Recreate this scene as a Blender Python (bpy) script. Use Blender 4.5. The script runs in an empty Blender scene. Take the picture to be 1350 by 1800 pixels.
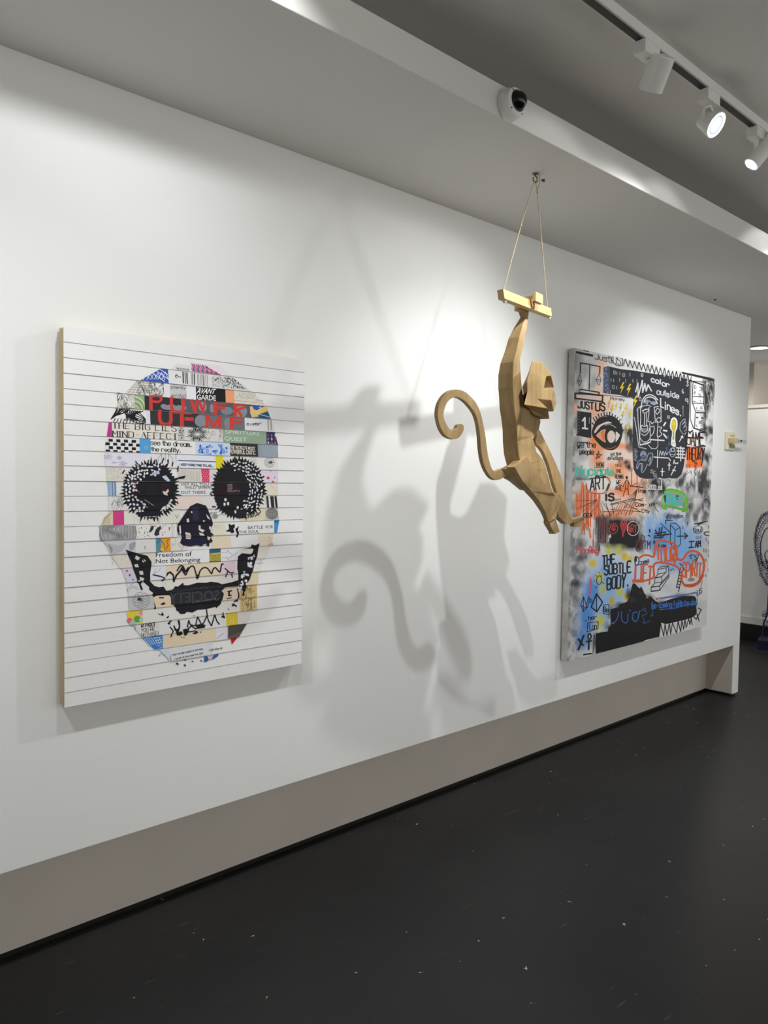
import bpy, bmesh, math, random
import numpy as np
from mathutils import Vector, Matrix
from mathutils.geometry import tessellate_polygon

SC = bpy.context.scene
COL = SC.collection
random.seed(7)

# ------------------------------------------------------------------ camera
EYE = Vector((0.0, 0.0, 1.5468))
YAW, PITCH, ROLL, FPX = 0.740103289, -0.0438964158, 0.0153135382, 1352.0
FW = Vector((math.sin(YAW) * math.cos(PITCH), math.cos(YAW) * math.cos(PITCH), math.sin(PITCH)))
_r = Vector((math.cos(YAW), -math.sin(YAW), 0.0))
_u = _r.cross(FW)
RT = _r * math.cos(ROLL) + _u * math.sin(ROLL)
UP = -_r * math.sin(ROLL) + _u * math.cos(ROLL)
cd = bpy.data.cameras.new('camera')
cd.sensor_fit = 'VERTICAL'
cd.sensor_height = 36.0
cd.lens = FPX / 1800.0 * 36.0
cd.clip_start = 0.05
cam = bpy.data.objects.new('camera', cd)
COL.objects.link(cam)
cam.matrix_world = Matrix(((RT.x, UP.x, -FW.x, EYE.x), (RT.y, UP.y, -FW.y, EYE.y), (RT.z, UP.z, -FW.z, EYE.z), (0, 0, 0, 1)))
SC.camera = cam

# ------------------------------------------------------------------ world, exposure
SC.view_settings.view_transform = 'Standard'
SC.view_settings.look = 'None'
SC.view_settings.gamma = 1.0
SC.view_settings.use_curve_mapping = False
SC.view_settings.exposure = 0.10
wd = bpy.data.worlds.new('gallery_ambient')
SC.world = wd
wd.use_nodes = True
# the rest of the gallery: brightest towards the lit rooms behind the viewer, dimmer along the wall
_nt = wd.node_tree
_bg = _nt.nodes['Background']
_bg.inputs[0].default_value = (1.0, 0.985, 0.96, 1)
_tc = _nt.nodes.new('ShaderNodeTexCoord')
_dp = _nt.nodes.new('ShaderNodeVectorMath'); _dp.operation = 'DOT_PRODUCT'
_dp.inputs[1].default_value = (0.35, -0.93, 0.0)
_mr = _nt.nodes.new('ShaderNodeMapRange')
_mr.inputs['From Min'].default_value = -0.3; _mr.inputs['From Max'].default_value = 1.0
_mr.inputs['To Min'].default_value = 0.22; _mr.inputs['To Max'].default_value = 1.25
_nt.links.new(_tc.outputs['Generated'], _dp.inputs[0])
_nt.links.new(_dp.outputs['Value'], _mr.inputs['Value'])
_nt.links.new(_mr.outputs['Result'], _bg.inputs[1])

# ------------------------------------------------------------------ lights (gallery spots on the ceiling track)
def spot(name, loc, aim, watts, angle, blend=0.6, radius=0.03, col=(0.965, 0.985, 1.0)):
    l = bpy.data.lights.new(name, 'SPOT')
    l.energy = watts
    l.spot_size = math.radians(angle)
    l.spot_blend = blend
    l.shadow_soft_size = radius
    l.color = col
    o = bpy.data.objects.new(name, l)
    COL.objects.link(o)
    o.location = loc
    o.rotation_euler = (Vector(aim) - Vector(loc)).to_track_quat('-Z', 'Y').to_euler()
    return o

LAMP1 = Vector((2.319, 1.299, 2.81))
LAMP2 = Vector((2.755, 1.290, 2.83))
LAMP3 = Vector((3.150, 1.318, 2.80))
spot('spot_monkey', LAMP1 + Vector((-0.02, 0.0, -0.02)), (2.75, 2.361, 0.5), 56, 96, 1.0, 0.016)
spot('spot_left_sweep', LAMP3 + Vector((-0.06, 0.02, -0.02)), (1.85, 2.361, 0.8), 62, 108, 1.0, 0.03)
spot('spot_across_room', LAMP2 + Vector((0.02, -0.02, -0.02)), (3.6, -1.5, 1.2), 30, 70, 0.6, 0.04)
spot('spot_collage', (-0.15, 1.285, 2.83), (0.75, 2.361, 0.8), 50, 76, 0.9, 0.03)
spot('spot_corner_wash', (0.95, 1.285, 2.83), (0.40, 2.361, 1.85), 27, 138, 0.8, 0.03)
spot('spot_canvas', (4.2, 1.285, 2.83), (4.5, 2.361, 1.15), 58, 100, 0.9, 0.02)
spot('spot_canvas_far', (5.0, 1.285, 2.83), (4.9, 2.361, 0.9), 28, 92, 0.9, 0.02)
spot('spot_back_room', (6.995, 2.815, 2.725), (7.3, 2.75, 0.6), 44, 158, 0.4, 0.05, (1.0, 0.95, 0.86))
# added weak spots at lamp mouths that brighten the soffit front as stray light
for n, p, w in (('corner', Vector((0.95, 1.285, 2.82)), 3.6), ('monkey', LAMP1 + Vector((-0.02, 0.01, -0.03)), 0.9), ('sweep', LAMP3 + Vector((-0.06, 0.02, -0.03)), 1.3), ('canvas', Vector((4.2, 1.285, 2.82)), 3.4)):
    spot('added_spill_' + n, p, p + Vector((0, 0.7, -0.7)), w, 105, 0.06, 0.03)

# ------------------------------------------------------------------ helpers
def lin(h):
    if isinstance(h, (tuple, list)):
        c = [x / 255.0 for x in h[:3]]
    else:
        c = [int(h[i:i + 2], 16) / 255.0 for i in (0, 2, 4)]
    return tuple(x / 12.92 if x <= 0.04045 else ((x + 0.055) / 1.055) ** 2.4 for x in c)

def ray(px, py):
    return FW + RT * ((px - 675.0) / FPX) + UP * ((900.0 - py) / FPX)

def on_y(px, py, y):                       # point of the place on the upright plane at depth y
    d = ray(px, py)
    return EYE + d * ((y - EYE.y) / d.y)

def on_z(px, py, z):                       # point of the place at height z
    d = ray(px, py)
    return EYE + d * ((z - EYE.z) / d.z)

def tag(o, label=None, cat=None, group=None, kind=None):
    if label: o['label'] = label
    if cat: o['category'] = cat
    if group: o['group'] = group
    if kind: o['kind'] = kind
    return o

def empty(name, loc=(0, 0, 0)):
    o = bpy.data.objects.new(name, None)
    o.empty_display_size = 0.05
    COL.objects.link(o)
    o.location = loc
    return o

def link_mesh(name, me, mat, parent=None):
    o = bpy.data.objects.new(name, me)
    COL.objects.link(o)
    if mat is not None and not me.materials: me.materials.append(mat)
    if parent is not None:
        o.parent = parent
        o.location = -parent.location
    return o

class MB:
    """collects vertices and faces in place coordinates, then becomes ONE mesh object"""
    def __init__(s): s.v, s.f = [], []
    def add(s, vs, fs):
        b = len(s.v)
        s.v += [tuple(v) for v in vs]
        s.f += [tuple(b + i for i in f) for f in fs]
    def box(s, a, b, m=None):
        (x0, y0, z0), (x1, y1, z1) = a, b
        vs = [Vector(p) for p in ((x0, y0, z0), (x1, y0, z0), (x1, y1, z0), (x0, y1, z0), (x0, y0, z1), (x1, y0, z1), (x1, y1, z1), (x0, y1, z1))]
        if m is not None: vs = [m @ v for v in vs]
        s.add(vs, [(3, 2, 1, 0), (4, 5, 6, 7), (0, 1, 5, 4), (1, 2, 6, 5), (2, 3, 7, 6), (3, 0, 4, 7)])
    def tube(s, pts, r, n=8, closed=False):
        pts = [Vector(p) for p in pts]
        N = len(pts)
        rings = []
        ref = None
        for i, p in enumerate(pts):
            a = pts[i - 1] if (i or closed) else p
            b = pts[(i + 1) % N] if (i < N - 1 or closed) else p
            t = (b - a).normalized()
            if ref is None: ref = t.orthogonal().normalized()
            ref = (ref - t * ref.dot(t))
            ref = ref.normalized() if ref.length > 1e-6 else t.orthogonal().normalized()
            q = t.cross(ref)
            rr = r[i] if isinstance(r, (list, tuple)) else r
            rings.append([p + ref * (math.cos(k * 2 * math.pi / n) * rr) + q * (math.sin(k * 2 * math.pi / n) * rr) for k in range(n)])
        vs = [v for g in rings for v in g]
        fs = []
        for i in range(N if closed else N - 1):
            j = (i + 1) % N
            for k in range(n):
                l = (k + 1) % n
                fs.append((i * n + k, i * n + l, j * n + l, j * n + k))
        if not closed:
            fs.append(tuple(reversed(range(n))))
            fs.append(tuple((N - 1) * n + k for k in range(n)))
        s.add(vs, fs)
    def lathe(s, prof, m, n=32):
        """prof: (radius, height) pairs along local z; m places it"""
        vs, fs = [], []
        for r, h in prof:
            for k in range(n):
                a = 2 * math.pi * k / n
                vs.append(m @ Vector((r * math.cos(a), r * math.sin(a), h)))
        for i in range(len(prof) - 1):
            for k in range(n):
                l = (k + 1) % n
                fs.append((i * n + k, i * n + l, (i + 1) * n + l, (i + 1) * n + k))
        fs.append(tuple(reversed(range(n))))
        fs.append(tuple((len(prof) - 1) * n + k for k in range(n)))
        s.add(vs, fs)
    def build(s, name, mat, parent=None, bevel=0.0, smooth=False, recalc=True):
        me = bpy.data.meshes.new(name)
        me.from_pydata(s.v, [], s.f)
        me.validate()
        if recalc:
            bm = bmesh.new(); bm.from_mesh(me)
            bmesh.ops.recalc_face_normals(bm, faces=bm.faces)
            bm.to_mesh(me); bm.free()
        if smooth:
            me.polygons.foreach_set('use_smooth', [True] * len(me.polygons))
        o = link_mesh(name, me, mat, parent)
        if bevel:
            md = o.modifiers.new('edge_bevel', 'BEVEL')
            md.width = bevel; md.segments = 2; md.limit_method = 'ANGLE'; md.angle_limit = math.radians(35)
        return o

def axis_matrix(loc, z):
    z = Vector(z).normalized()
    return Matrix.Translation(Vector(loc)) @ z.to_track_quat('Z', 'Y').to_matrix().to_4x4()

# ------------------------------------------------------------------ materials
def nodes_of(name):
    m = bpy.data.materials.new(name)
    m.use_nodes = True
    nt = m.node_tree
    return m, nt, nt.nodes['Principled BSDF']

def node(nt, t, **kw):
    n = nt.nodes.new(t)
    for k, v in kw.items():
        if k.startswith('i_'): n.inputs[k[2:].replace('_', ' ')].default_value = v
        else: setattr(n, k, v)
    return n

def plain(name, col, rough=0.6, metal=0.0, var=0.06, scale=12.0, bump=0.0, bscale=300.0):
    m, nt, b = nodes_of(name)
    c = lin(col)
    tc = node(nt, 'ShaderNodeTexCoord')
    nz = node(nt, 'ShaderNodeTexNoise', i_Scale=scale, i_Detail=4.0)
    nt.links.new(tc.outputs['Object'], nz.inputs['Vector'])
    rp = node(nt, 'ShaderNodeValToRGB')
    rp.color_ramp.elements[0].color = tuple(x * (1 - var) for x in c) + (1,)
    rp.color_ramp.elements[1].color = tuple(min(1, x * (1 + var)) for x in c) + (1,)
    rp.color_ramp.elements[0].position = 0.3; rp.color_ramp.elements[1].position = 0.7
    nt.links.new(nz.outputs['Fac'], rp.inputs['Fac'])
    nt.links.new(rp.outputs['Color'], b.inputs['Base Color'])
    b.inputs['Roughness'].default_value = rough
    b.inputs['Metallic'].default_value = metal
    if bump:
        n2 = node(nt, 'ShaderNodeTexNoise', i_Scale=bscale, i_Detail=3.0)
        nt.links.new(tc.outputs['Object'], n2.inputs['Vector'])
        bp = node(nt, 'ShaderNodeBump', i_Strength=bump, i_Distance=0.002)
        nt.links.new(n2.outputs['Fac'], bp.inputs['Height'])
        nt.links.new(bp.outputs['Normal'], b.inputs['Normal'])
    return m

def glow(name, col, strength):
    m, nt, b = nodes_of(name)
    b.inputs['Base Color'].default_value = (0.8, 0.8, 0.8, 1)
    b.inputs['Emission Color'].default_value = tuple(col) + (1,)
    b.inputs['Emission Strength'].default_value = strength
    return m

def painted(name, rough=0.55, bump=0.0, bscale=500.0):
    """pigment stored per face corner on the artwork"""
    m, nt, b = nodes_of(name)
    at = node(nt, 'ShaderNodeAttribute', attribute_name='pigment')
    nt.links.new(at.outputs['Color'], b.inputs['Base Color'])
    b.inputs['Roughness'].default_value = rough
    b.inputs['Specular IOR Level'].default_value = 0.25
    if bump:
        tc = node(nt, 'ShaderNodeTexCoord')
        n2 = node(nt, 'ShaderNodeTexNoise', i_Scale=bscale, i_Detail=2.0)
        nt.links.new(tc.outputs['Object'], n2.inputs['Vector'])
        bp = node(nt, 'ShaderNodeBump', i_Strength=bump, i_Distance=0.001)
        nt.links.new(n2.outputs['Fac'], bp.inputs['Height'])
        nt.links.new(bp.outputs['Normal'], b.inputs['Normal'])
    return m

def wood(name, c0, c1, sx=3.0, sy=60.0, rough=0.55, axis='x'):
    m, nt, b = nodes_of(name)
    tc = node(nt, 'ShaderNodeTexCoord')
    mp = node(nt, 'ShaderNodeMapping')
    mp.inputs['Scale'].default_value = (sx, sy, sy) if axis == 'x' else (sy, sy, sx)
    nt.links.new(tc.outputs['Object'], mp.inputs['Vector'])
    nz = node(nt, 'ShaderNodeTexNoise', i_Scale=1.0, i_Detail=6.0, i_Roughness=0.62, i_Distortion=0.6)
    nt.links.new(mp.outputs['Vector'], nz.inputs['Vector'])
    big = node(nt, 'ShaderNodeTexNoise', i_Scale=9.0, i_Detail=3.0)
    nt.links.new(tc.outputs['Object'], big.inputs['Vector'])
    mx = node(nt, 'ShaderNodeMath', operation='ADD')
    mu = node(nt, 'ShaderNodeMath', operation='MULTIPLY'); mu.inputs[1].default_value = 0.45
    nt.links.new(big.outputs['Fac'], mu.inputs[0])
    m2 = node(nt, 'ShaderNodeMath', operation='MULTIPLY'); m2.inputs[1].default_value = 0.55
    nt.links.new(nz.outputs['Fac'], m2.inputs[0])
    nt.links.new(mu.outputs[0], mx.inputs[0]); nt.links.new(m2.outputs[0], mx.inputs[1])
    rp = node(nt, 'ShaderNodeValToRGB')
    rp.color_ramp.elements[0].position = 0.34; rp.color_ramp.elements[1].position = 0.66
    rp.color_ramp.elements[0].color = lin(c0) + (1,); rp.color_ramp.elements[1].color = lin(c1) + (1,)
    nt.links.new(mx.outputs[0], rp.inputs['Fac'])
    nt.links.new(rp.outputs['Color'], b.inputs['Base Color'])
    b.inputs['Roughness'].default_value = rough
    b.inputs['Specular IOR Level'].default_value = 0.3
    bp = node(nt, 'ShaderNodeBump', i_Strength=0.12, i_Distance=0.002)
    nt.links.new(nz.outputs['Fac'], bp.inputs['Height'])
    nt.links.new(bp.outputs['Normal'], b.inputs['Normal'])
    return m

M_WALL = plain('white_wall_paint', (236, 236, 233), 0.7, var=0.012, scale=2.0, bump=0.12, bscale=160.0)
M_LOWER = plain('taupe_wall_paint', (205, 197, 186), 0.7, var=0.04, scale=3.0, bump=0.06, bscale=160.0)
M_CEIL = plain('ceiling_paint', (226, 224, 219), 0.8, var=0.02, scale=1.6)
M_WHITE = plain('white_enamel', (232, 231, 226), 0.4, var=0.01)
M_CREAM = plain('cream_plastic', (226, 219, 192), 0.45, var=0.02)
M_BLACK = plain('black_rubber', (14, 14, 14), 0.5, var=0.1)
M_GROOVE = plain('dark_track_groove', (40, 37, 34), 0.5, var=0.1)

def floor_material():
    m, nt, b = nodes_of('black_painted_floor')
    tc = node(nt, 'ShaderNodeTexCoord')
    n1 = node(nt, 'ShaderNodeTexNoise', i_Scale=1.3, i_Detail=6.0, i_Roughness=0.6)
    nt.links.new(tc.outputs['Object'], n1.inputs['Vector'])
    r1 = node(nt, 'ShaderNodeValToRGB')
    r1.color_ramp.elements[0].position = 0.3; r1.color_ramp.elements[1].position = 0.75
    r1.color_ramp.elements[0].color = lin((34, 34, 35)) + (1,); r1.color_ramp.elements[1].color = lin((45, 44, 44)) + (1,)
    nt.links.new(n1.outputs['Fac'], r1.inputs['Fac'])
    # sparse white flecks
    vo = node(nt, 'ShaderNodeTexVoronoi', voronoi_dimensions='2D', i_Scale=7.0, i_Randomness=1.0)
    wob = node(nt, 'ShaderNodeTexNoise', i_Scale=60.0, i_Detail=2.0)
    nt.links.new(tc.outputs['Object'], wob.inputs['Vector'])
    mx = node(nt, 'ShaderNodeMixRGB', blend_type='ADD'); mx.inputs['Fac'].default_value = 0.035
    nt.links.new(tc.outputs['Object'], mx.inputs['Color1']); nt.links.new(wob.outputs['Color'], mx.inputs['Color2'])
    nt.links.new(mx.outputs['Color'], vo.inputs['Vector'])
    lt = node(nt, 'ShaderNodeMath', operation='LESS_THAN'); lt.inputs[1].default_value = 0.021
    nt.links.new(vo.outputs['Distance'], lt.inputs[0])
    pick = node(nt, 'ShaderNodeSeparateColor')
    nt.links.new(vo.outputs['Color'], pick.inputs['Color'])
    gt = node(nt, 'ShaderNodeMath', operation='GREATER_THAN'); gt.inputs[1].default_value = 0.74
    nt.links.new(pick.outputs[0], gt.inputs[0])
    fl = node(nt, 'ShaderNodeMath', operation='MULTIPLY')
    nt.links.new(lt.outputs[0], fl.inputs[0]); nt.links.new(gt.outputs[0], fl.inputs[1])
    # short scuffs
    mp = node(nt, 'ShaderNodeMapping'); mp.inputs['Scale'].default_value = (5.0, 60.0, 1.0); mp.inputs['Rotation'].default_value = (0, 0, 0.5)
    nt.links.new(tc.outputs['Object'], mp.inputs['Vector'])
    sc = node(nt, 'ShaderNodeTexNoise', i_Scale=1.4, i_Detail=3.0)
    nt.links.new(mp.outputs['Vector'], sc.inputs['Vector'])
    s1 = node(nt, 'ShaderNodeMapRange'); s1.inputs['From Min'].default_value = 0.68; s1.inputs['From Max'].default_value = 0.80
    nt.links.new(sc.outputs['Fac'], s1.inputs['Value'])
    s2 = node(nt, 'ShaderNodeMath', operation='MULTIPLY'); s2.inputs[1].default_value = 0.30
    nt.links.new(s1.outputs['Result'], s2.inputs[0])
    a = node(nt, 'ShaderNodeMixRGB'); a.inputs['Color2'].default_value = lin((190, 188, 182)) + (1,)
    nt.links.new(fl.outputs[0], a.inputs['Fac']); nt.links.new(r1.outputs['Color'], a.inputs['Color1'])
    c = node(nt, 'ShaderNodeMixRGB'); c.inputs['Color2'].default_value = lin((150, 148, 146)) + (1,)
    nt.links.new(s2.outputs[0], c.inputs['Fac']); nt.links.new(a.outputs['Color'], c.inputs['Color1'])
    nt.links.new(c.outputs['Color'], b.inputs['Base Color'])
    rr = node(nt, 'ShaderNodeMapRange'); rr.inputs['To Min'].default_value = 0.38; rr.inputs['To Max'].default_value = 0.55
    nt.links.new(n1.outputs['Fac'], rr.inputs['Value'])
    nt.links.new(rr.outputs['Result'], b.inputs['Roughness'])
    b.inputs['Specular IOR Level'].default_value = 0.22
    bp = node(nt, 'ShaderNodeBump', i_Strength=0.15, i_Distance=0.003)
    nt.links.new(sc.outputs['Fac'], bp.inputs['Height'])
    nt.links.new(bp.outputs['Normal'], b.inputs['Normal'])
    return m
M_FLOOR = floor_material()

# ------------------------------------------------------------------ the room
WY = 2.3614           # face of the display wall
YF = 2.3114           # face of both pictures
XL, XE = -3.38, 5.706  # ends of the display wall
FY = 1.667             # front of the soffit
ZS, ZC = 2.74, 2.95   # soffit and ceiling heights

def structure(name, mb, mat, **kw):
    return tag(mb.build(name, mat, **kw), kind='structure')

m = MB(); m.box((-3.5, -4.2, -0.1), (10.2, 3.35, 0.0)); structure('floor', m, M_FLOOR)
m = MB(); m.box((-3.5, -4.2, ZC), (10.2, 3.35, ZC + 0.1)); structure('ceiling', m, M_CEIL)
m = MB()
m.box((XL, WY, 0.376), (XE, WY + 0.32, ZS))
m.box((5.608, WY, 0.018), (XE, WY + 0.32, 0.376))
structure('wall_back', m, M_WALL, bevel=0.002)
m = MB(); m.box((XL, 2.556, 0.022), (5.606, 2.63, 0.374)); m.box((5.604, WY + 0.004, 0.022), (5.6075, 2.556, 0.374)); structure('wall_lower', m, M_LOWER)
m = MB(); m.box((XL, 2.564, 0.0), (5.615, 2.64, 0.022)); m.box((5.625, WY + 0.02, 0.0), (5.692, WY + 0.30, 0.018)); structure('baseboard_back', m, M_BLACK)
m = MB(); m.box((-3.5, -4.2, 0.0), (-3.38, 3.35, ZC)); structure('wall_left_unseen', m, M_WALL)  # unseen end wall, added to cut the ambient light from the left
m = MB(); m.box((XL, FY, ZS), (10.2, 3.35, 2.847)); structure('trim_1', m, M_CEIL, bevel=0.003)
# rooms beyond the end of the wall
m = MB(); m.box((7.82, 3.19, 0.0), (10.2, 3.32, ZS)); structure('wall_far', m, M_LOWER)
m = MB(); m.box((7.75, 1.0, 0.171), (7.87, 3.34, 2.31)); structure('wall_right', m, M_WALL)
m = MB(); m.box((7.735, 1.0, 0.171), (7.75, 3.34, 0.238)); m.box((7.73, 1.0, 2.285), (7.88, 3.34, 2.315)); structure('trim_2', m, M_WHITE)
m = MB(); m.box((7.80, 1.0, 0.0), (7.85, 3.34, 0.171)); structure('baseboard_right', m, M_BLACK)
# ------------------------------------------------------------------ ceiling track and its spotlights
def fixtures():
    ty = 1.285
    tr = tag(empty('lighting_track', (2.6, ty, ZC)), 'long white lighting track with a dark groove running across the ceiling', 'lighting track')
    m = MB()
    m.box((XL, ty - 0.018, 2.918), (6.5, ty + 0.018, ZC))
    m.build('rail', M_WHITE, tr, bevel=0.002)
    m = MB()
    m.box((XL, ty - 0.008, 2.914), (6.5, ty + 0.012, 2.919))
    m.build('groove', M_GROOVE, tr)
    glass = glow('lit_lamp_face', (0.60, 0.80, 1.0), 0.75)
    hot = glow('lit_led_core', (1.0, 1.0, 1.0), 5.0)
    ring = plain('grey_reflector', (170, 178, 184), 0.3, var=0.02)

    def adapter(root, x, slots=True):
        a = MB(); a.box((x - 0.045, ty - 0.021, 2.875), (x + 0.045, ty + 0.021, 2.9135))
        for k in range(3): a.box((x + 0.046, ty - 0.016 + 0.012 * k, 2.878), (x + 0.049, ty - 0.010 + 0.012 * k, 2.911))
        a.build('track_adapter', M_WHITE, root, bevel=0.003)

    # can spotlight turned to the wall
    x = 2.258
    r = tag(empty('track_spotlight', (x, ty, 2.918)), 'leftmost track spotlight, a white can turned away so its lamp is hidden', 'spotlight', 'spotlights on the ceiling track')
    adapter(r, x)
    top = on_y(1166, 97, 1.248)
    yb = 1.262
    while (on_y(1143, 158, yb) - top).dot(ray(1150, 140)) < 0.012: yb += 0.002
    bot = on_y(1143, 158, yb)
    ax = (bot - top)
    m = MB(); m.tube([(x + 0.01, ty, 2.876), (x + 0.02, ty, 2.862), top + ax * 0.18], 0.008, 10); m.build('stem', M_WHITE, r)
    L = ax.length
    m = MB(); m.lathe([(0.036, 0.0), (0.039, 0.004), (0.039, L), (0.037, L + 0.002), (0.034, L), (0.034, L - 0.02), (0.0005, L - 0.02)], axis_matrix(top, ax), 40)
    m.build('housing', M_WHITE, r)
    m = MB(); m.lathe([(0.0335, 0.0), (0.0335, 0.003)], axis_matrix(top + ax * (1 - 0.018 / L), ax), 32); m.build('lens', glass, r)

    # short gimbal spotlight facing the room
    x = 2.685
    r = tag(empty('track_spotlight', (x, ty, 2.918)), 'round open-faced track spotlight in a yoke, middle of the three, glowing', 'spotlight', 'spotlights on the ceiling track')
    adapter(r, x)
    face = on_y(1257, 219, 1.288)
    d = (RT * 0.62 - UP * 0.72 - FW * 0.62).normalized()
    m = MB(); m.lathe([(0.020, -0.062), (0.030, -0.058), (0.040, -0.02), (0.046, 0.0), (0.046, 0.006), (0.041, 0.006), (0.036, -0.002), (0.0005, -0.002)], axis_matrix(face, d), 40)
    m.build('housing', M_WHITE, r)
    m = MB(); m.lathe([(0.041, 0.0), (0.041, 0.0035)], axis_matrix(face, d), 40); m.build('lens', glass, r)
    m = MB(); m.lathe([(0.020, 0.0), (0.018, 0.008)], axis_matrix(face, d), 32); m.build('led_core', hot, r)
    m = MB(); m.lathe([(0.0415, 0.002), (0.0415, 0.0065), (0.036, 0.0065), (0.036, 0.002)], axis_matrix(face, d), 40); m.build('lit_rim', hot, r)
    m = MB(); m.lathe([(0.031, 0.003), (0.031, 0.0055), (0.029, 0.0055), (0.029, 0.003)], axis_matrix(face, d), 40); m.build('reflector_ring', ring, r)
    side = d.cross(Vector((0, 0, 1))).normalized()
    mid = face - d * 0.028
    topj = Vector((x + 0.01, ty, 2.874))
    m = MB()
    for s in (-1, 1):
        m.tube([topj, topj.lerp(mid, 0.3) + side * 0.035 * s, mid + side * 0.050 * s + Vector((0, 0, 0.012)), mid + side * 0.047 * s], 0.005, 8)
    m.build('yoke', M_WHITE, r)
    m = MB()
    for s in (-1, 1):
        m = MB(); m.lathe([(0.008, 0), (0.008, 0.008)], axis_matrix(mid + side * 0.046 * s, side * s), 16); m.build('yoke_screw', M_WHITE, r)

    # tube spotlight on a stem, aimed left
    x = 3.095
    r = tag(empty('track_spotlight', (x, ty, 2.918)), 'white tube track spotlight at the right edge, glowing and aimed left', 'spotlight', 'spotlights on the ceiling track')
    adapter(r, x)
    face = on_y(1320.5, 289.5, 1.300)
    back = on_y(1364, 237, 1.236)
    ax = (face - back)
    L = ax.length
    m = MB(); m.tube([(x, ty, 2.876), (x, ty, 2.84), back + ax * 0.42], 0.009, 10); m.build('stem', M_WHITE, r)
    m = MB(); m.lathe([(0.028, 0.0), (0.0305, 0.004), (0.0305, L), (0.027, L), (0.026, L - 0.004), (0.0005, L - 0.004)], axis_matrix(back, ax), 40); m.build('housing', M_WHITE, r)
    m = MB(); m.lathe([(0.0275, 0.0), (0.0275, 0.004)], axis_matrix(face - ax.normalized() * 0.0035, ax), 40); m.build('lens', glass, r)
    m = MB()
    rt = ax.normalized().cross(Vector((0, 0, 1))).normalized(); up = rt.cross(ax.normalized())
    for k in range(3):
        a = k * 2.09 + 0.5
        m.lathe([(0.008, 0.0), (0.007, 0.006)], axis_matrix(face + rt * math.cos(a) * 0.012 + up * math.sin(a) * 0.012, ax), 20)
    m.build('led_core', hot, r)

    # ------------- dome camera on the fascia
    c = Vector((2.048, FY, 2.787))
    r = tag(empty('dome_camera', c), 'small white round security camera with a dark glass dome on the soffit edge', 'security camera')
    ax = Vector((0, -1, 0))
    m = MB(); m.lathe([(0.050, 0.0), (0.052, 0.004), (0.052, 0.020), (0.050, 0.024), (0.046, 0.040), (0.043, 0.043), (0.030, 0.044)], axis_matrix(c, ax), 48)
    m.build('housing', M_WHITE, r)
    for a in (0.8, 2.2, 3.9, 5.4):
        m = MB(); m.lathe([(0.0028, 0.0), (0.0028, 0.0015)], axis_matrix(c + Vector((math.cos(a) * 0.040, -0.0425, math.sin(a) * 0.040)), ax), 12)
        m.build('screw', M_GROOVE, r)
    gm, nt, b = nodes_of('smoked_dome_glass')
    b.inputs['Base Color'].default_value = (0.006, 0.006, 0.007, 1); b.inputs['Roughness'].default_value = 0.06
    m = MB(); m.lathe([(0.030 * math.cos(t), 0.030 * math.sin(t)) for t in [k * math.pi / 2 / 12 for k in range(12)]] + [(0.0006, 0.030)], axis_matrix(c + Vector((0.002, -0.0435, 0.004)), ax), 40)
    m.build('dome', gm, r, smooth=True)
    m = MB(); m.lathe([(0.034, 0.0), (0.034, 0.003), (0.030, 0.004), (0.0297, 0.0)], axis_matrix(c + Vector((0.002, -0.0425, 0.004)), ax), 40)
    m.build('dome_ring', M_GROOVE, r)

    # ------------- screw hook and stray screws in the soffit
    hk = Vector((2.475, 1.867, ZS))
    steel = plain('dull_brass', (120, 105, 80), 0.35, 0.9, var=0.1)
    r = tag(empty('ceiling_hook', hk), 'small metal screw hook in the soffit holding the ropes', 'hook')
    m = MB(); m.lathe([(0.012, 0), (0.012, 0.003), (0.003, 0.004), (0.003, 0.012)], axis_matrix(hk, (0, 0, -1)), 16); m.build('plate', steel, r)
    m = MB(); m.tube([hk + Vector((0, 0, -0.008))] + [hk + Vector((0.013 * math.sin(t), 0, -0.021 + 0.013 * math.cos(t))) for t in [k * 0.45 for k in range(12)]], 0.0028, 8); m.build('hook_wire', steel, r)
    for px, py, lab in ((954.5, 316, 'tiny bare screw in the soffit just right of the rope hook'), (1257, 526, 'tiny screw head in the soffit above the far end of the wall')):
        p = on_z(px, py, ZS)
        m = MB(); m.lathe([(0.0075, 0), (0.008, 0.003), (0.005, 0.006), (0.002, 0.0075)], axis_matrix(p, (0, 0, -1)), 14); m.lathe([(0.0022, 0.0), (0.0022, 0.010)], axis_matrix(p + Vector((0.004, 0, 0)), (0.6, 0, -1)), 8)
        tag(m.build('ceiling_screw', steel), lab, 'screw')

    # ------------- cream switch with its clear lever
    c = Vector((5.410, WY, 1.842))
    r = tag(empty('wall_switch', c), 'cream wall switch box with a tan block and clear lever near the wall end', 'switch')
    m = MB(); m.box((5.340, WY - 0.014, 1.781), (5.475, WY, 1.906)); m.build('plate', M_CREAM, r, bevel=0.004)
    tan = plain('tan_plastic', (206, 184, 128), 0.45, var=0.03)
    m = MB(); m.box((5.365, WY - 0.055, 1.827), (5.425, WY - 0.014, 1.861)); tag(m.build('block', tan, r, bevel=0.003), 'tan block in the middle of the plate')
    m = MB(); m.box((5.392, WY - 0.020, 1.795), (5.465, WY - 0.014, 1.821)); m.build('vent', plain('olive_plastic', (150, 146, 118), 0.5), r, bevel=0.002)
    m = MB(); m.box((5.392, WY - 0.018, 1.877), (5.460, WY - 0.014, 1.889)); m.build('inset', plain('faded_inset', (196, 188, 158), 0.5), r)
    cm, nt, b = nodes_of('clear_acrylic')
    b.inputs['Base Color'].default_value = (0.75, 0.8, 0.78, 1); b.inputs['Roughness'].default_value = 0.1; b.inputs['Transmission Weight'].default_value = 0.75
    m = MB(); m.box((5.425, WY - 0.060, 1.831), (5.560, WY - 0.050, 1.853)); tag(m.build('lever', cm, r, bevel=0.003), 'clear plastic lever')
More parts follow.
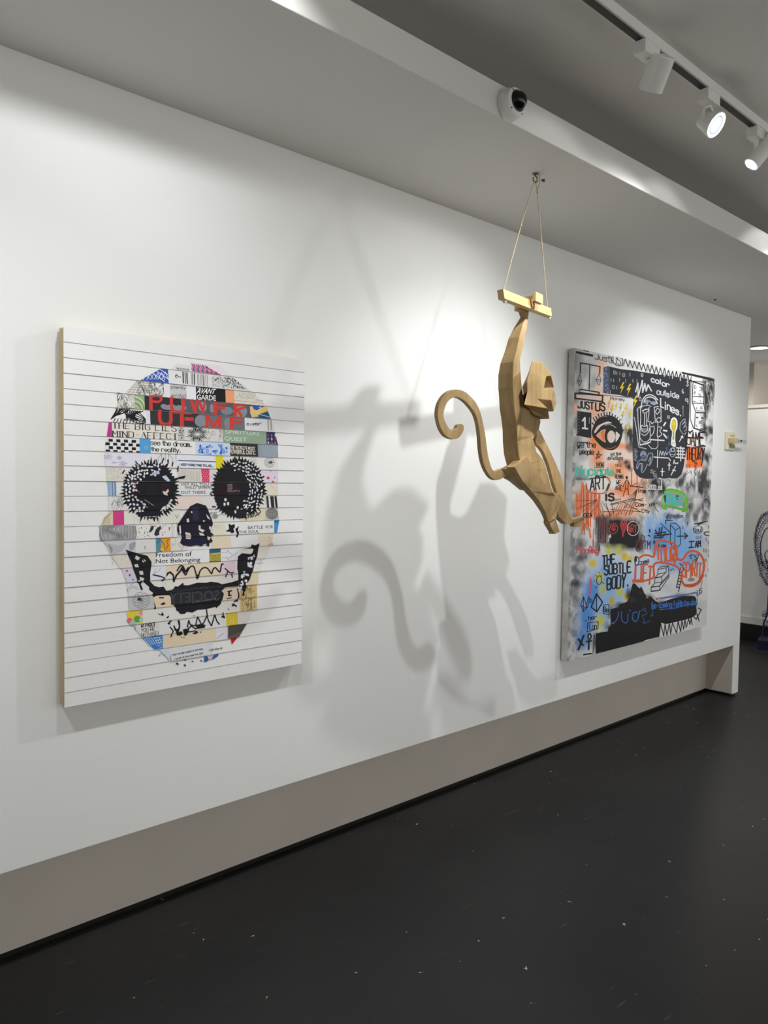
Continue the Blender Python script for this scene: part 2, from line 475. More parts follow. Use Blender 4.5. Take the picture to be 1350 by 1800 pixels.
    m = MB(); m.lathe([(0.006, 0.0), (0.006, 0.008)], axis_matrix((5.460, WY - 0.060, 1.844), (0, -1, 0)), 14); m.build('lever_screw', M_GROOVE, r)

    # ------------- recessed downlight past the end of the wall
    c = on_z(1335, 610.5, ZS)
    r = tag(empty('recessed_downlight', c), 'round recessed ceiling downlight glowing warm beyond the wall end', 'downlight')
    m = MB(); m.lathe([(0.092, 0.0), (0.090, 0.006), (0.074, 0.009), (0.072, 0.004)], axis_matrix(c, (0, 0, -1)), 40); m.build('trim_ring', plain('grey_trim', (120, 116, 106), 0.5), r)
    m = MB(); m.lathe([(0.072, 0.004), (0.072, 0.008)], axis_matrix(c, (0, 0, -1)), 40); m.build('lens', glow('warm_lens', (1.0, 0.96, 0.86), 5.0), r)

    # ------------- blue wire figure at the right edge
    blue = plain('blue_wire', (38, 40, 92), 0.4, var=0.1)
    fy = 7.50
    def Q(px, py, off=0.0):                    # the figure stands in an upright plane across the room
        d = ray(px, py)
        return EYE + d * ((fy + off - EYE.x) / d.x)
    base = Q(1352, 1128)
    r = tag(empty('wire_sculpture', (fy, base.y, 0.0)), 'blue wire loop sculpture of little chained rings standing on the far floor', 'sculpture')
    outer = [(1338, 1010), (1334, 992), (1331, 978), (1328, 965), (1327, 950), (1328, 938), (1331, 925), (1335, 915), (1341, 906), (1349, 902), (1360, 902), (1372, 908), (1382, 925), (1388, 950), (1386, 975), (1378, 1000), (1368, 1018), (1356, 1030), (1347, 1026)]
    inner = [(1341, 993), (1338, 983), (1337, 968), (1337, 955), (1340, 942), (1345, 931), (1352, 926), (1362, 930), (1370, 945), (1372, 965), (1366, 985), (1356, 998), (1348, 1000)]
    fr = MB()
    fr.tube([Q(*p) for p in outer], 0.0035, 6, True)
    fr.tube([Q(*p) for p in inner], 0.005, 6, True)
    fr.tube([Q(*p) for p in [(1350, 1000), (1344, 975), (1348, 968), (1360, 968)]], 0.005, 6)
    fr.tube([Q(*p) for p in [(1352, 1028), (1350, 1060), (1348, 1082), (1342, 1096), (1341, 1112), (1341, 1131)]], 0.007, 6)
    fr.tube([Q(*p) for p in [(1360, 1028), (1362, 1060), (1362, 1090), (1364, 1131)]], 0.007, 6)
    fr.build('wire_frame', blue, r)
    rg = MB()
    rnd = random.Random(3)
    def ringlet(p, rad, tilt):
        n = Vector((math.cos(tilt), math.sin(tilt) * 0.6, 0.2)).normalized()
        a = n.orthogonal().normalized(); b2 = n.cross(a)
        rg.tube([p + (a * math.cos(t) + b2 * math.sin(t)) * rad for t in [k * math.pi / 4 for k in range(8)]], 0.0022, 5, True)
    for k in range(len(outer)):
        a, b2 = outer[k], outer[(k + 1) % len(outer)]
        for j in range(4):
            t = j / 4
            p = (a[0] + (b2[0] - a[0]) * t, a[1] + (b2[1] - a[1]) * t)
            for w in (0.0, 0.35, 0.7):
                if w and (k * 4 + j) % 2 == (w > .5): continue
                q = (1355 + (p[0] - 1355) * (1.0 - 0.32 * w), 962 + (p[1] - 962) * (1.0 - 0.32 * w))
                ringlet(Q(*q, rnd.uniform(-0.03, 0.03)), rnd.uniform(0.010, 0.017), rnd.uniform(-0.5, 0.5))
    for k in range(40):
        ringlet(Q(rnd.uniform(1341, 1366), rnd.uniform(1070, 1128), rnd.uniform(-0.06, 0.06)), 0.014, rnd.uniform(-1, 1))
    for k in range(24):
        ringlet(Q(rnd.uniform(1336, 1352), rnd.uniform(985, 1025), rnd.uniform(-0.03, 0.03)), 0.013, rnd.uniform(-1, 1))
    tag(rg.build('ring_chain', blue, r), kind='stuff')
    m = MB()
    ang = 0.3
    bx = Matrix.Translation(Vector((fy, base.y - 0.02, 0.0))) @ Matrix.Rotation(ang, 4, 'Z')
    m.box((-0.11, -0.11, 0.0), (0.11, 0.11, 0.10), bx)
    m.build('base_block', plain('navy_base', (20, 22, 60), 0.4), r, bevel=0.005)
    m = MB(); m.box((-0.20, -0.16, 0.0), (0.16, 0.16, 0.006), bx); m.build('base_plate', plain('clear_grey_plate', (58, 58, 62), 0.2), r)
fixtures()
# ------------------------------------------------------------------ flat artwork tools
GL = {
 'A': '022842 1434', 'B': '02083847463505 3544433202', 'C': '4738180703123243', 'D': '02083847433202', 'E': '48080242 0535', 'F': '480802 0535',
 'G': '47381807031232434525', 'H': '0208 4248 0545', 'I': '2228', 'J': '4843321203', 'K': '0208 480542', 'L': '080242', 'M': '0208254842', 'N': '02084248',
 'O': '183847433212030718', 'P': '02083847463505', 'Q': '183847433212030718 2441', 'R': '02083847463505 2542', 'S': '4738180706354443321203', 'T': '0848 2822',
 'U': '080312324348', 'V': '082248', 'W': '0812253248', 'X': '0842 0248', 'Y': '082548 2522', 'Z': '08480242',
 '0': '183847433212030718', '1': '2822', '2': '07183847460242', '3': '084825354443321203', '4': '38040444 4434 3832', '5': '480805354443321203', '6': '381806031232434405', '7': '084822', '8': '1838473505071838 0504123243443505', '9': '424738180706154546',
 'a': '4616050312324346 4642', 'b': '0802324345360 6'.replace(' ', ''), 'c': '4536160503123243', 'd': '484212030516364 5'.replace(' ', ''), 'e': '0444453616050312324 3'.replace(' ', ''),
 'f': '38281712 0535', 'g': '4616050312324346 4641301001', 'h': '0802 0516364542', 'i': '2622 2728', 'j': '26211001 2728', 'k': '0802 450442', 'l': '2822',
 'm': '0602 05162522 25364542', 'n': '0602 0516364542', 'o': '163645433212030516', 'p': '0600 0516364543321203', 'q': '4600 4616050312324 3'.replace(' 3', '3'), 'r': '0602 05163645',
 's': '453616053443321203', 't': '28233242 0636', 'u': '060312324346 4642', 'v': '062246', 'w': '0612243246', 'x': '0642 0246', 'y': '0622 4610', 'z': '06460242',
 '.': '2223', ',': '2321', '-': '1535', '!': '2824 2322', '?': '071838472524 2322', '_': '0242', '(': '38262432', ')': '18262412', "'": '2827', '&': '4206173706031232 44'.replace(' ', ''), '+': '0545 2723', '*': '0545 2723 1733'}
NARROW = 'iIl1.,!()\'jt'

def crom(pts, n=5, closed=False):
    """smooth curve through points"""
    P, N, out = pts, len(pts), []
    rng = range(N) if closed else range(N - 1)
    for i in rng:
        a, b, c, d = (P[(i - 1) % N], P[i], P[(i + 1) % N], P[(i + 2) % N]) if closed else (P[max(i - 1, 0)], P[i], P[i + 1], P[min(i + 2, N - 1)])
        for k in range(n):
            t = k / n
            out.append(tuple(0.5 * (2 * b[j] + (c[j] - a[j]) * t + (2 * a[j] - 5 * b[j] + 4 * c[j] - d[j]) * t * t + (3 * b[j] - a[j] - 3 * c[j] + d[j]) * t ** 3) for j in (0, 1)))
    if not closed: out.append(tuple(P[-1]))
    return out

def ell(cx, cy, rx, ry, n=20, rot=0.0, a0=0.0, a1=6.28319):
    c, s = math.cos(rot), math.sin(rot)
    full = abs(a1 - a0) > 6.2
    out = []
    for k in range(n if full else n + 1):
        t = a0 + (a1 - a0) * k / n
        x, y = rx * math.cos(t), ry * math.sin(t)
        out.append((cx + x * c - y * s, cy + x * s + y * c))
    return out

def homography(src, dst):
    A = []
    for (x, y), (u, v) in zip(src, dst):
        A.append([x, y, 1, 0, 0, 0, -u * x, -u * y, -u])
        A.append([0, 0, 0, x, y, 1, -v * x, -v * y, -v])
    _, _, V = np.linalg.svd(np.array(A, float))
    return V[-1].reshape(3, 3)

_font = {}
def font_polys(s, bold=0.0):
    if (s, bold) not in _font:
        c = bpy.data.curves.new('lettering', 'FONT')
        c.body = s; c.offset = bold; c.resolution_u = 3
        o = bpy.data.objects.new('lettering', c)
        COL.objects.link(o)
        bpy.context.view_layer.update()
        dg = bpy.context.evaluated_depsgraph_get()
        me = o.evaluated_get(dg).to_mesh()
        v = [tuple(x.co[:2]) for x in me.vertices]
        f = [tuple(p.vertices) for p in me.polygons]
        o.evaluated_get(dg).to_mesh_clear()
        bpy.data.objects.remove(o); bpy.data.curves.remove(c)
        x0, x1 = min(p[0] for p in v), max(p[0] for p in v)
        y0, y1 = min(p[1] for p in v), max(p[1] for p in v)
        _font[(s, bold)] = ([((p[0] - x0) / (x1 - x0), (y1 - p[1]) / (y1 - y0)) for p in v], f)
    return _font[(s, bold)]

class Board:
    """layers of paper and paint on an upright picture face; shapes are given in traced coordinates and land on the face in metres"""
    def __init__(s, quad, x0, z0, w, h, y, crops, k, strips=0, lip=None):
        s.H = homography(quad, [(0, 0), (w, 0), (w, h), (0, h)])
        s.Hi = np.linalg.inv(s.H)
        s.x0, s.z0, s.w, s.h, s.y, s.crops, s.k = x0, z0, w, h, y, crops, k
        s.strips, s.lip = strips, lip
        s.v, s.f, s.c, s.n = [], [], [], 0
        s.thin, s.step, s.again = 1.0, 1.6e-6, None
        s.cr(None)
    def cr(s, name):
        if name is not None and s.again is not None: s.n = s.again
        s.o = s.crops[name] + (s.k,) if name is not None else (0, 0, 1.0)
    def px(s, pts):
        ox, oy, k = s.o
        return [(ox + x / k, oy + y / k) for x, y in pts]
    def uv(s, pts):
        a = np.array([(x, y, 1.0) for x, y in pts]) @ s.H.T
        return [(p[0] / p[2], p[1] / p[2]) for p in a]
    def flat(s, u, v):                          # face metres -> traced coordinates
        p = s.Hi @ np.array([u, v, 1.0])
        return (p[0] / p[2], p[1] / p[2])
    def depth(s, i, v):
        hs = s.h / s.strips
        return s.lip[i] * min(1.0, max(0.0, (v - i * hs) / hs))
    def put(s, poly, col, micro=0):
        """one convex polygon in face metres"""
        off = 0.0004 + s.n * s.step + (micro % 6) * 0.5e-6
        for ax, lim in ((0, s.w), (1, s.h)):
            if min(p[ax] for p in poly) < 0: poly = s._clip(poly, 0.0, 1, ax)
            if len(poly) > 2 and max(p[ax] for p in poly) > lim: poly = s._clip(poly, lim, -1, ax)
            if len(poly) < 3: return
        if not s.strips:
            s._face([(u, v, off) for u, v in poly], col)
            return
        hs = s.h / s.strips
        lo, hi = min(p[1] for p in poly), max(p[1] for p in poly)
        for i in range(max(0, int(lo / hs)), min(s.strips - 1, int(hi / hs)) + 1):
            q = s._clip(s._clip(poly, i * hs + 1e-5, 1), (i + 1) * hs - 1e-5, -1)
            if len(q) > 2: s._face([(u, v, off + s.depth(i, v)) for u, v in q], col)
    def ribbon(s, p, ws, col):
        """mitred stroke through points p (whole-picture pixels) with a width per segment"""
        q = [p[0]]
        w = []
        for a, ww in zip(p[1:], ws):
            if math.hypot(a[0] - q[-1][0], a[1] - q[-1][1]) > 0.05: q.append(a); w.append(ww * s.thin)
        p = q
        if len(p) < 2: return
        D = []
        for a, b in zip(p, p[1:]):
            l = math.hypot(b[0] - a[0], b[1] - a[1]); D.append(((b[0] - a[0]) / l, (b[1] - a[1]) / l))
        for i in range(1, len(D)):               # a sharp turn ends one stroke and starts the next
            if D[i - 1][0] * D[i][0] + D[i - 1][1] * D[i][1] < -0.3:
                s.ribbon(p[:i + 1], [x / s.thin for x in w[:i]], col); s.n += 0.3
                s.ribbon(p[i:], [x / s.thin for x in w[i:]], col)
                return
        p = [(p[0][0] - D[0][0] * w[0] * .25, p[0][1] - D[0][1] * w[0] * .25)] + p[1:-1] + [(p[-1][0] + D[-1][0] * w[-1] * .25, p[-1][1] + D[-1][1] * w[-1] * .25)]
        L, R = [], []
        for i, a in enumerate(p):
            d0, d1 = D[max(i - 1, 0)], D[min(i, len(D) - 1)]
            ww = (w[max(i - 1, 0)] + w[min(i, len(w) - 1)]) / 4
            nx, ny = -(d0[1] + d1[1]), d0[0] + d1[0]
            l = math.hypot(nx, ny)
            if l < 0.35: nx, ny, l = -d0[1], d0[0], 1.0
            k = ww / l * min(1.9, 2.0 / l)
            L.append((a[0] + nx * k, a[1] + ny * k)); R.append((a[0] - nx * k, a[1] - ny * k))
        U, V = s.uv(L), s.uv(R)
        for i in range(len(p) - 1):
            s.put([U[i], U[i + 1], V[i + 1], V[i]], col, i)
    @staticmethod
    def _clip(poly, lim, sg, ax=1):
        out = []
        for a, b in zip(poly, poly[1:] + poly[:1]):
            da, db = (a[ax] - lim) * sg, (b[ax] - lim) * sg
            if da >= 0: out.append(a)
            if (da >= 0) != (db >= 0):
                t = da / (da - db)
                out.append((a[0] + (b[0] - a[0]) * t, a[1] + (b[1] - a[1]) * t))
        return out
    def _face(s, pts, col):
        b = len(s.v)
        s.v += [(s.x0 + u, s.y - o, s.z0 - v) for u, v, o in pts]
        s.f.append(tuple(range(b, b + len(pts))))
        s.c.append(col)
    # ---- public marks
    def poly(s, pts, col, holes=(), raw=False):
        col = lin(col); s.n += 1
        loops = [pts if raw else s.px(pts)] + [h if raw else s.px(h) for h in holes]
        loops = [s.uv(l) for l in loops]
        flat = [p for l in loops for p in l]
        for t in tessellate_polygon([[Vector((p[0], p[1], 0)) for p in l] for l in loops]):
            s.put([flat[i] for i in t], col)
    def line(s, pts, w, col, closed=False, raw=False, taper=False):
        """w in traced pixels of the whole picture"""
        col = lin(col); s.n += 1
        p = pts if raw else s.px(pts)
        if closed: p = p + p[:1]
        N = len(p)
        s.ribbon(p, [w * (1 - 0.7 * i / N) if taper else w for i in range(N - 1)], col)
    def lines(s, many, w, col, **kw):
        for pts in many: s.line(pts, w, col, **kw)
    def dot(s, x, y, r, col, ry=None, n=10):
        s.poly(ell(x, y, r, ry or r, n), col)
    def _quad(s, q, u, v):
        (ax, ay), (bx, by), (cx, cy), (dx, dy) = q
        return ((ax * (1 - u) + bx * u) * (1 - v) + (dx * (1 - u) + cx * u) * v, (ay * (1 - u) + by * u) * (1 - v) + (dy * (1 - u) + cy * u) * v)
    def type(s, txt, q, col, bold=0.0, shear=0.0, mirror=False):
        """printed lettering fitted to four corners TL TR BR BL"""
        col = lin(col); s.n += 1
        v, f = font_polys(txt, bold)
        P = [s._quad(q, ((1 - u) if mirror else u) + shear * (0.5 - t), t) for u, t in v]
        U = s.uv(s.px(P))
        for t in f:
            if len(t) == 3: s.put([U[i] for i in t], col)
            else:
                for tt in tessellate_polygon([[Vector((U[i][0], U[i][1], 0)) for i in t]]): s.put([U[t[i]] for i in tt], col)
    def hand(s, txt, q, w, col, serif=False, wob=0.0, seed=1, adv=5.4, thin=0.35, dec=True):
        """drawn lettering: w in traced pixels"""
        rnd = random.Random(seed)
        xs, x = [], 0.0
        for ch in txt:
            if ch == ' ': xs.append(x); x += 3.2; continue
            nar = ch in NARROW
            xs.append(x - (1.2 if nar else 0)); x += 3.0 if nar else adv
        tot = max(x - (adv - 4), 1)
        low = 0 if any(c in 'gjpqy,' for c in txt) and dec else 2
        colr = lin(col); s.n += 1
        for ch, gx in zip(txt, xs):
            if ch == ' ' or ch not in GL: continue
            oy = rnd.uniform(-wob, wob); ss = 1 + rnd.uniform(-wob, wob) * 0.12
            for st in GL[ch].split():
                g = [(int(st[i]), int(st[i + 1])) for i in range(0, len(st) - 1, 2)]
                if not serif and len(g) > 3: g = crom(g, 3, False)
                pts = [s._quad(q, (gx + a * ss) / tot, 1 - (b + oy - low) / (8.0 - low)) for a, b in g]
                pp = s.px(pts)
                ws = []
                for ga, gb in zip(g, g[1:]):
                    ww = w
                    if serif:
                        up = abs(gb[1] - ga[1]) / max(1e-6, math.hypot(gb[0] - ga[0], gb[1] - ga[1]))
                        ww = w * (thin + (1 - thin) * up ** 2)
                        if gb[0] > ga[0] and gb[1] > ga[1] and up < 0.99 and ch in 'AMVWXY': ww = w * thin
                    ws.append(ww)
                s.n += 0.6
                s.ribbon(pp, ws, colr)
                if not serif: continue
                for ga, gb in zip(g, g[1:]):
                    if ga[0] != gb[0]: continue
                    for gg in (ga, gb):
                        if gg[1] in (2, 8):
                            c0 = s.px([s._quad(q, (gx + gg[0] - 0.9) / tot, 1 - (gg[1] - low) / (8.0 - low)), s._quad(q, (gx + gg[0] + 0.9) / tot, 1 - (gg[1] - low) / (8.0 - low))])
                            s.n += 0.2
                            s.put(s.uv([(c0[0][0], c0[0][1] - w * .2), (c0[1][0], c0[1][1] - w * .2), (c0[1][0], c0[1][1] + w * .2), (c0[0][0], c0[0][1] + w * .2)]), colr)
    def build(s, name, mat, parent):
        me = bpy.data.meshes.new(name)
        me.from_pydata(s.v, [], s.f)
        at = me.attributes.new('pigment', 'FLOAT_COLOR', 'CORNER')
        buf = []
        for f, c in zip(s.f, s.c): buf += [c[0], c[1], c[2], 1.0] * len(f)
        at.data.foreach_set('color', buf)
        return link_mesh(name, me, mat, parent)
# ------------------------------------------------------------------ left picture: striped paper skull collage
def collage():
    X0, Z0, W, H = 0.8315, 1.9768, 0.8715, 1.1288
    NS = 25
    rnd = random.Random(11)
    lip = [0.0024 + rnd.uniform(-0.0007, 0.0010) for _ in range(NS)]
    lip[NS - 1] = 0.0005
    root = tag(empty('skull_collage', (X0 + W / 2, YF, Z0 - H)), 'white picture of overlapping paper strips with a printed skull collage, hanging at left', 'picture')
    # wooden panel behind
    m = MB(); m.box((X0 + 0.002, YF + 0.001, Z0 - H + 0.002), (X0 + W - 0.002, YF + 0.041, Z0 - 0.002))
    tag(m.build('panel', wood('pale_ply_edge', (186, 165, 124), (208, 189, 150), 2.0, 40.0, axis='z'), root, bevel=0.001), 'pale wooden panel edge')
    m = MB(); m.box((X0 + 0.03, YF + 0.041, Z0 - H + 0.06), (X0 + W - 0.03, WY - 0.0005, Z0 - 0.02)); m.build('hanging_batten', wood('batten_wood', (150, 130, 96), (176, 156, 120)), root)
    # paper strips, each one's lower edge standing off the next
    paper = plain('heavy_white_paper', (238, 237, 235), 0.75, var=0.012, scale=20.0, bump=0.08, bscale=220.0)
    m = MB()
    hs = H / NS
    for i in range(NS):
        za, zb = Z0 - i * hs, Z0 - (i + 1) * hs
        L = lip[i]
        n = 12
        for k in range(n):
            xa, xb = X0 + W * k / n, X0 + W * (k + 1) / n
            m.add([(xa, YF, za), (xb, YF, za), (xb, YF - L, zb), (xa, YF - L, zb), (xa, YF - L + 0.0012, zb - 0.0012), (xb, YF - L + 0.0012, zb - 0.0012), (xb, YF + 0.0005, zb - 0.0010), (xa, YF + 0.0005, zb - 0.0010)],
                  [(3, 2, 1, 0), (4, 5, 2, 3), (7, 6, 5, 4)])
        for xe in (X0, X0 + W):
            m.add([(xe, YF, za), (xe, YF - L, zb), (xe, YF + 0.0005, zb)], [(0, 1, 2)])
    strips = m.build('paper_strips', paper, root, recalc=False)

    B = Board([(111, 572.4), (536, 634.7), (527.8, 1166.2), (112.8, 1244.4)], X0, Z0, W, H, YF,
              {'a': (90, 560), 'b': (310, 560), 'c': (90, 780), 'd': (310, 780), 'e': (90, 960), 'f': (310, 960)}, 5.625, NS, lip)
    # skull outline, left and right, at the top and bottom of each strip
    OL = {1: (338, 300), 2: (284, 246), 3: (241, 218), 4: (218, 203), 5: (203, 193), 6: (191, 187), 7: (186, 185), 8: (184, 184), 9: (186, 187), 10: (188, 190), 11: (190, 191), 12: (193, 177),
          13: (173, 177), 14: (181, 193), 15: (193, 210), 16: (213, 221), 17: (221.5, 225), 18: (224.6, 226), 19: (222, 227), 20: (232, 248), 21: (248, 271), 22: (277, 300), 23: (303, 330)}
    OR = {1: (378, 408), 2: (409.5, 443), 3: (445, 466.5), 4: (467, 476), 5: (477, 482.5), 6: (483, 488), 7: (488, 488), 8: (488, 488), 9: (488, 488), 10: (488, 488), 11: (485, 486), 12: (486, 489.5),
          13: (490.5, 485), 14: (480, 475), 15: (475, 465), 16: (460, 456), 17: (453, 452), 18: (450, 450), 19: (450, 450), 20: (441, 433), 21: (433, 418), 22: (417, 406), 23: (383, 368)}
    def edge(i, t, x):
        """traced point on strip i at fraction t of its height, at traced column x"""
        v = (i + t) * hs
        u0, u1 = 0.0, W
        for _ in range(30):
            um = (u0 + u1) / 2
            if B.flat(um, v)[0] < x: u0 = um
            else: u1 = um
        return B.flat((u0 + u1) / 2, v)
    def cell(i, a, b, t0=0.0, t1=1.0):
        ra = OL[i] if a == 'L' else (a if isinstance(a, tuple) else (a, a))
        rb = OR[i] if b == 'R' else (b if isinstance(b, tuple) else (b, b))
        f = lambda r, t: r[0] + (r[1] - r[0]) * t
        return [edge(i, t0, f(ra, t0)), edge(i, t0, f(rb, t0)), edge(i, t1, f(rb, t1)), edge(i, t1, f(ra, t1))]
    def patch(i, a, b, col, t0=0.0, t1=1.0):
        B.poly(cell(i, a, b, t0, t1), col, raw=True)
    def inside(q, s, t):
        return B._quad(q, s, t)
    def bars(i, a, b, n, col, w=0.5, slant=0.0):
        q = cell(i, a, b)
        for k in range(n):
            s0, s1 = k / n, (k + w) / n
            c = [inside(q, min(1, max(0, s + d)), t) for s, t, d in ((s0, 0, slant), (s1, 0, slant), (s1, 1, 0), (s0, 1, 0))]
            B.poly(c, col, raw=True)
    def scrib(i, a, b, n, col, w=0.5, seed=0):
        r = random.Random(seed * 37 + i); q = cell(i, a, b)
        for _ in range(n):
            x, y = r.random(), r.random()
            p = [(x, y)]
            for _ in range(4): p.append((min(1, max(0, p[-1][0] + r.uniform(-.18, .18))), min(1, max(0, p[-1][1] + r.uniform(-.4, .4)))))
            B.line(crom([inside(q, *c) for c in p], 3), w, col, raw=True)
    def dots(i, a, b, n, cols, r0=0.6, r1=1.6, seed=0):
        r = random.Random(seed * 53 + i); q = cell(i, a, b)
        n0 = B.n
        for k in range(n):
            x, y = inside(q, r.uniform(.04, .96), r.uniform(.12, .9)); rr = r.uniform(r0, r1)
            B.n = n0 + (k % 6) * 0.5
            B.poly(ell(x, y, rr, rr, 8), r.choice(cols), raw=True)
        B.n = n0 + 4
    def web(i, a, b, cx, cy, r, n, col, w=0.45):
        q = cell(i, a, b); x, y = inside(q, cx, cy)
        for k in range(n):
            t = k * 2 * math.pi / n
            B.line(ell(x + r * .5 * math.cos(t), y + r * .5 * math.sin(t), r * .5, r * .5, 12), w, col, True, raw=True)
    CREAM, PAPER, BEIGE, INK, NAVY = (236, 228, 216), (232, 230, 230), (231, 216, 190), (26, 26, 32), (30, 32, 48)

    # ---- strip 1-3
    patch(1, (326, 300), 340, (228, 224, 222), .55); patch(1, 340, 366, (228, 224, 222), .42)
    B.cr('b'); B.hand('how to trace one', [(0, 484), (125, 498), (125, 522), (0, 506)], .5, (60, 60, 64))
    patch(1, (337, 337), (378, 408), (238, 226, 232), .30)
    for k in range(13):
        q = [(150 + k * 22, 450 + k * 3), (162 + k * 22, 452 + k * 3)]
        h = max(8, 78 - max(0, k - 6) * 11)
        c = (226, 92, 130) if k % 2 == 0 else (52, 58, 130)
        zz = [(x0, q[0][1] + (78 - h)) for x0 in (q[0][0],)]
        x0, y0 = q[0][0], q[0][1] + (78 - h)
        B.line([(x0, y0), (x0 + 12, y0 + h * .33), (x0, y0 + h * .66), (x0 + 12, y0 + h)], 1.6, c)
        B.line([(x0 + 10, y0 + 8), (x0 + 22, y0 + 8 + h * .3), (x0 + 12, y0 + h * .7), (x0 + 22, y0 + h)], 1.3, (214, 96, 132) if k % 2 else (60, 64, 140))
    for k in range(20): B.dot(180 + k * 18, 536 + k * 2.2, 5, (222, 100, 136))
    patch(2, 'L', 296, (52, 86, 178))
    B.cr('a')
    for k in range(6):
        x = 930 + k * 38
        B.line([(x - 26, 612 - k * 2), (x + 10, 560 - k * 6), (x + 40, 600 + k * 3)], 1.0, (222, 228, 240))
    B.lines([[(1040, 520), (1150, 600)], [(1080, 505), (1152, 560)], [(1000, 540), (1120, 628)]], 1.2, (226, 232, 244))
    patch(2, 296, 318, PAPER); patch(2, 318, 'R', (226, 226, 224))
    B.hand('?', [(1232, 592), (1232, 560), (1280, 566), (1280, 600)], 1.6, (30, 30, 34))
    B.cr('b')
    for x, w in ((62, 12), (84, 8), (100, 12), (152, 6), (162, 4), (174, 10), (210, 5), (222, 4), (236, 5), (250, 4), (262, 8), (276, 4), (290, 5), (306, 4)):
        B.poly([(x, 524 + x * .13), (x + w, 525 + x * .13), (x + w, 640 + x * .13), (x, 639 + x * .13)], (34, 34, 36) if x < 190 else (112, 96, 92))
    dots(2, 372, (398, 400), 150, [(60, 60, 62), (90, 90, 92)], .35, .8, 5); dots(2, 396, (408, 440), 260, [(50, 50, 52), (96, 96, 98)], .35, .9, 6)
    patch(3, 'L', 272, (226, 222, 216)); scrib(3, 240, 264, 16, (70, 68, 66), .5, 3)
    B.cr('a')
    for k in range(7): B.line([(760 + k * 38, 742), (860 + k * 22, 612 + k * 3)], .5, (84, 82, 80))
    for k in range(5): B.line([(840 - k * 24, 634 + k * 24), (1000, 650 + k * 22)], .5, (84, 82, 80))
    scrib(3, 262, 288, 26, (62, 60, 58), .55, 4); patch(3, 288, 299, PAPER); patch(3, 299, 328, (206, 205, 206))
    B.hand('silently', [(1182, 668), (1328, 678), (1328, 712), (1182, 704)], .8, (46, 46, 50)); B.hand('existed', [(1190, 744), (1330, 752), (1330, 790), (1190, 780)], .7, (92, 92, 96))
    patch(3, 328, 344.6, (236, 238, 242)); patch(3, 344.6, 396.6, (24, 24, 26)); patch(3, 396.6, 412, (246, 168, 124)); patch(3, 412, 'R', (226, 220, 206))
    B.cr('b')
    B.type('AVANT', [(210, 690), (388, 700), (386, 752), (206, 748)], (238, 238, 236), .025, .12); B.type('GARDE', [(204, 756), (392, 768), (390, 822), (202, 808)], (238, 238, 236), .02)
    B.type('THE', [(208, 684), (236, 686), (236, 702), (208, 700)], (238, 238, 236))
    for off, c, bo in ((0, (110, 104, 96), .03), (2.5, (230, 224, 212), .008)):
        B.type('NOISE', [(602, 734), (782, 742), (774, 812), (596, 802)], c, bo, .12)
    for k in range(4): B.line(ell(788 + k * 20, 815 + k * 2, 5, 6, 8), .5, (110, 104, 96), True)
    B.line([(575, 818), (870, 848)], .5, (120, 114, 104))
    # ---- strip 4-5
    patch(4, 'L', 236, (228, 224, 216)); scrib(4, 206, 238, 30, (76, 72, 68), .5, 5); patch(4, 236, 254, (150, 178, 150))
    B.cr('a')
    for k, c in enumerate(((208, 196, 120), (96, 142, 128), (226, 206, 120), (120, 160, 140), (236, 214, 132))):
        B.line(ell(820, 905 - 0, 45 + k * 16, 40 + k * 22, 10, 0, -1.45, -.1), 2.2, c)
    patch(4, 254, 440, (92, 94, 100)); patch(4, 254, 318, (48, 48, 52)); patch(5, 256, (263, 264), (226, 224, 226)); patch(5, 264, 430, (112, 116, 122)); patch(5, 264, 350, (54, 54, 58))
    B.cr('b')
    for x0, y0, x1, y1, c in ((0, 860, 40, 910, (150, 150, 158)), (330, 850, 370, 940, (140, 146, 152)), (220, 830, 300, 930, (150, 152, 158)), (440, 880, 560, 960, (132, 138, 146)), (560, 860, 700, 990, (142, 146, 152)), (180, 960, 300, 1080, (140, 144, 152)), (470, 990, 540, 1100, (134, 138, 146))):
        B.poly(ell((x0 + x1) / 2, (y0 + y1) / 2, (x1 - x0) / 2, (y1 - y0) / 2, 14), c)
    B.cr('a'); B.poly(crom([(1080, 870), (1110, 850), (1150, 862), (1190, 850), (1240, 870), (1300, 866), (1340, 890), (1300, 915), (1200, 912), (1110, 902)], 4, True), (142, 144, 156))
    RED = (214, 62, 54)
    # POWER (its lower half is hidden by the strip below), then UP ME
    B.lines([[(985, 770), (985, 905)]], 6, RED); B.line(crom([(985, 775), (1060, 772), (1090, 800), (1060, 828), (990, 822)], 4), 4.2, RED)
    B.line(crom([(1192, 782), (1188, 860), (1205, 920), (1260, 930), (1300, 915), (1306, 860), (1304, 800)], 4), 5.6, RED)
    B.cr('b'); B.line([(150, 812), (185, 932)], 5, RED); B.line([(185, 932), (205, 820)], 4, RED); B.line([(228, 822), (265, 940)], 5, RED); B.line([(262, 938), (284, 830)], 3.6, RED)
    B.line([(382, 838), (380, 958)], 6, RED); B.line([(382, 846), (500, 852)], 2.6, RED); B.line([(400, 888), (474, 894)], 5, RED)
    B.line([(582, 858), (580, 972)], 6, RED); B.line(crom([(582, 866), (660, 862), (672, 886), (600, 910)], 3), 4.2, RED); B.line([(600, 904), (640, 970)], 4.6, RED)
    B.cr('a'); B.line(crom([(1074, 916), (1072, 1000), (1090, 1040), (1130, 1055), (1170, 1046), (1184, 1000), (1182, 925)], 4), 6, RED)
    B.line([(1296, 935), (1296, 1066)], 5, RED); B.line([(1300, 940), (1345, 945)], 3, RED)
    B.cr('b'); B.line([(55, 940), (52, 1066)], 6.5, RED); B.line([(90, 998), (162, 1002)], 6, RED); B.line([(60, 944), (150, 948)], 2.4, RED)
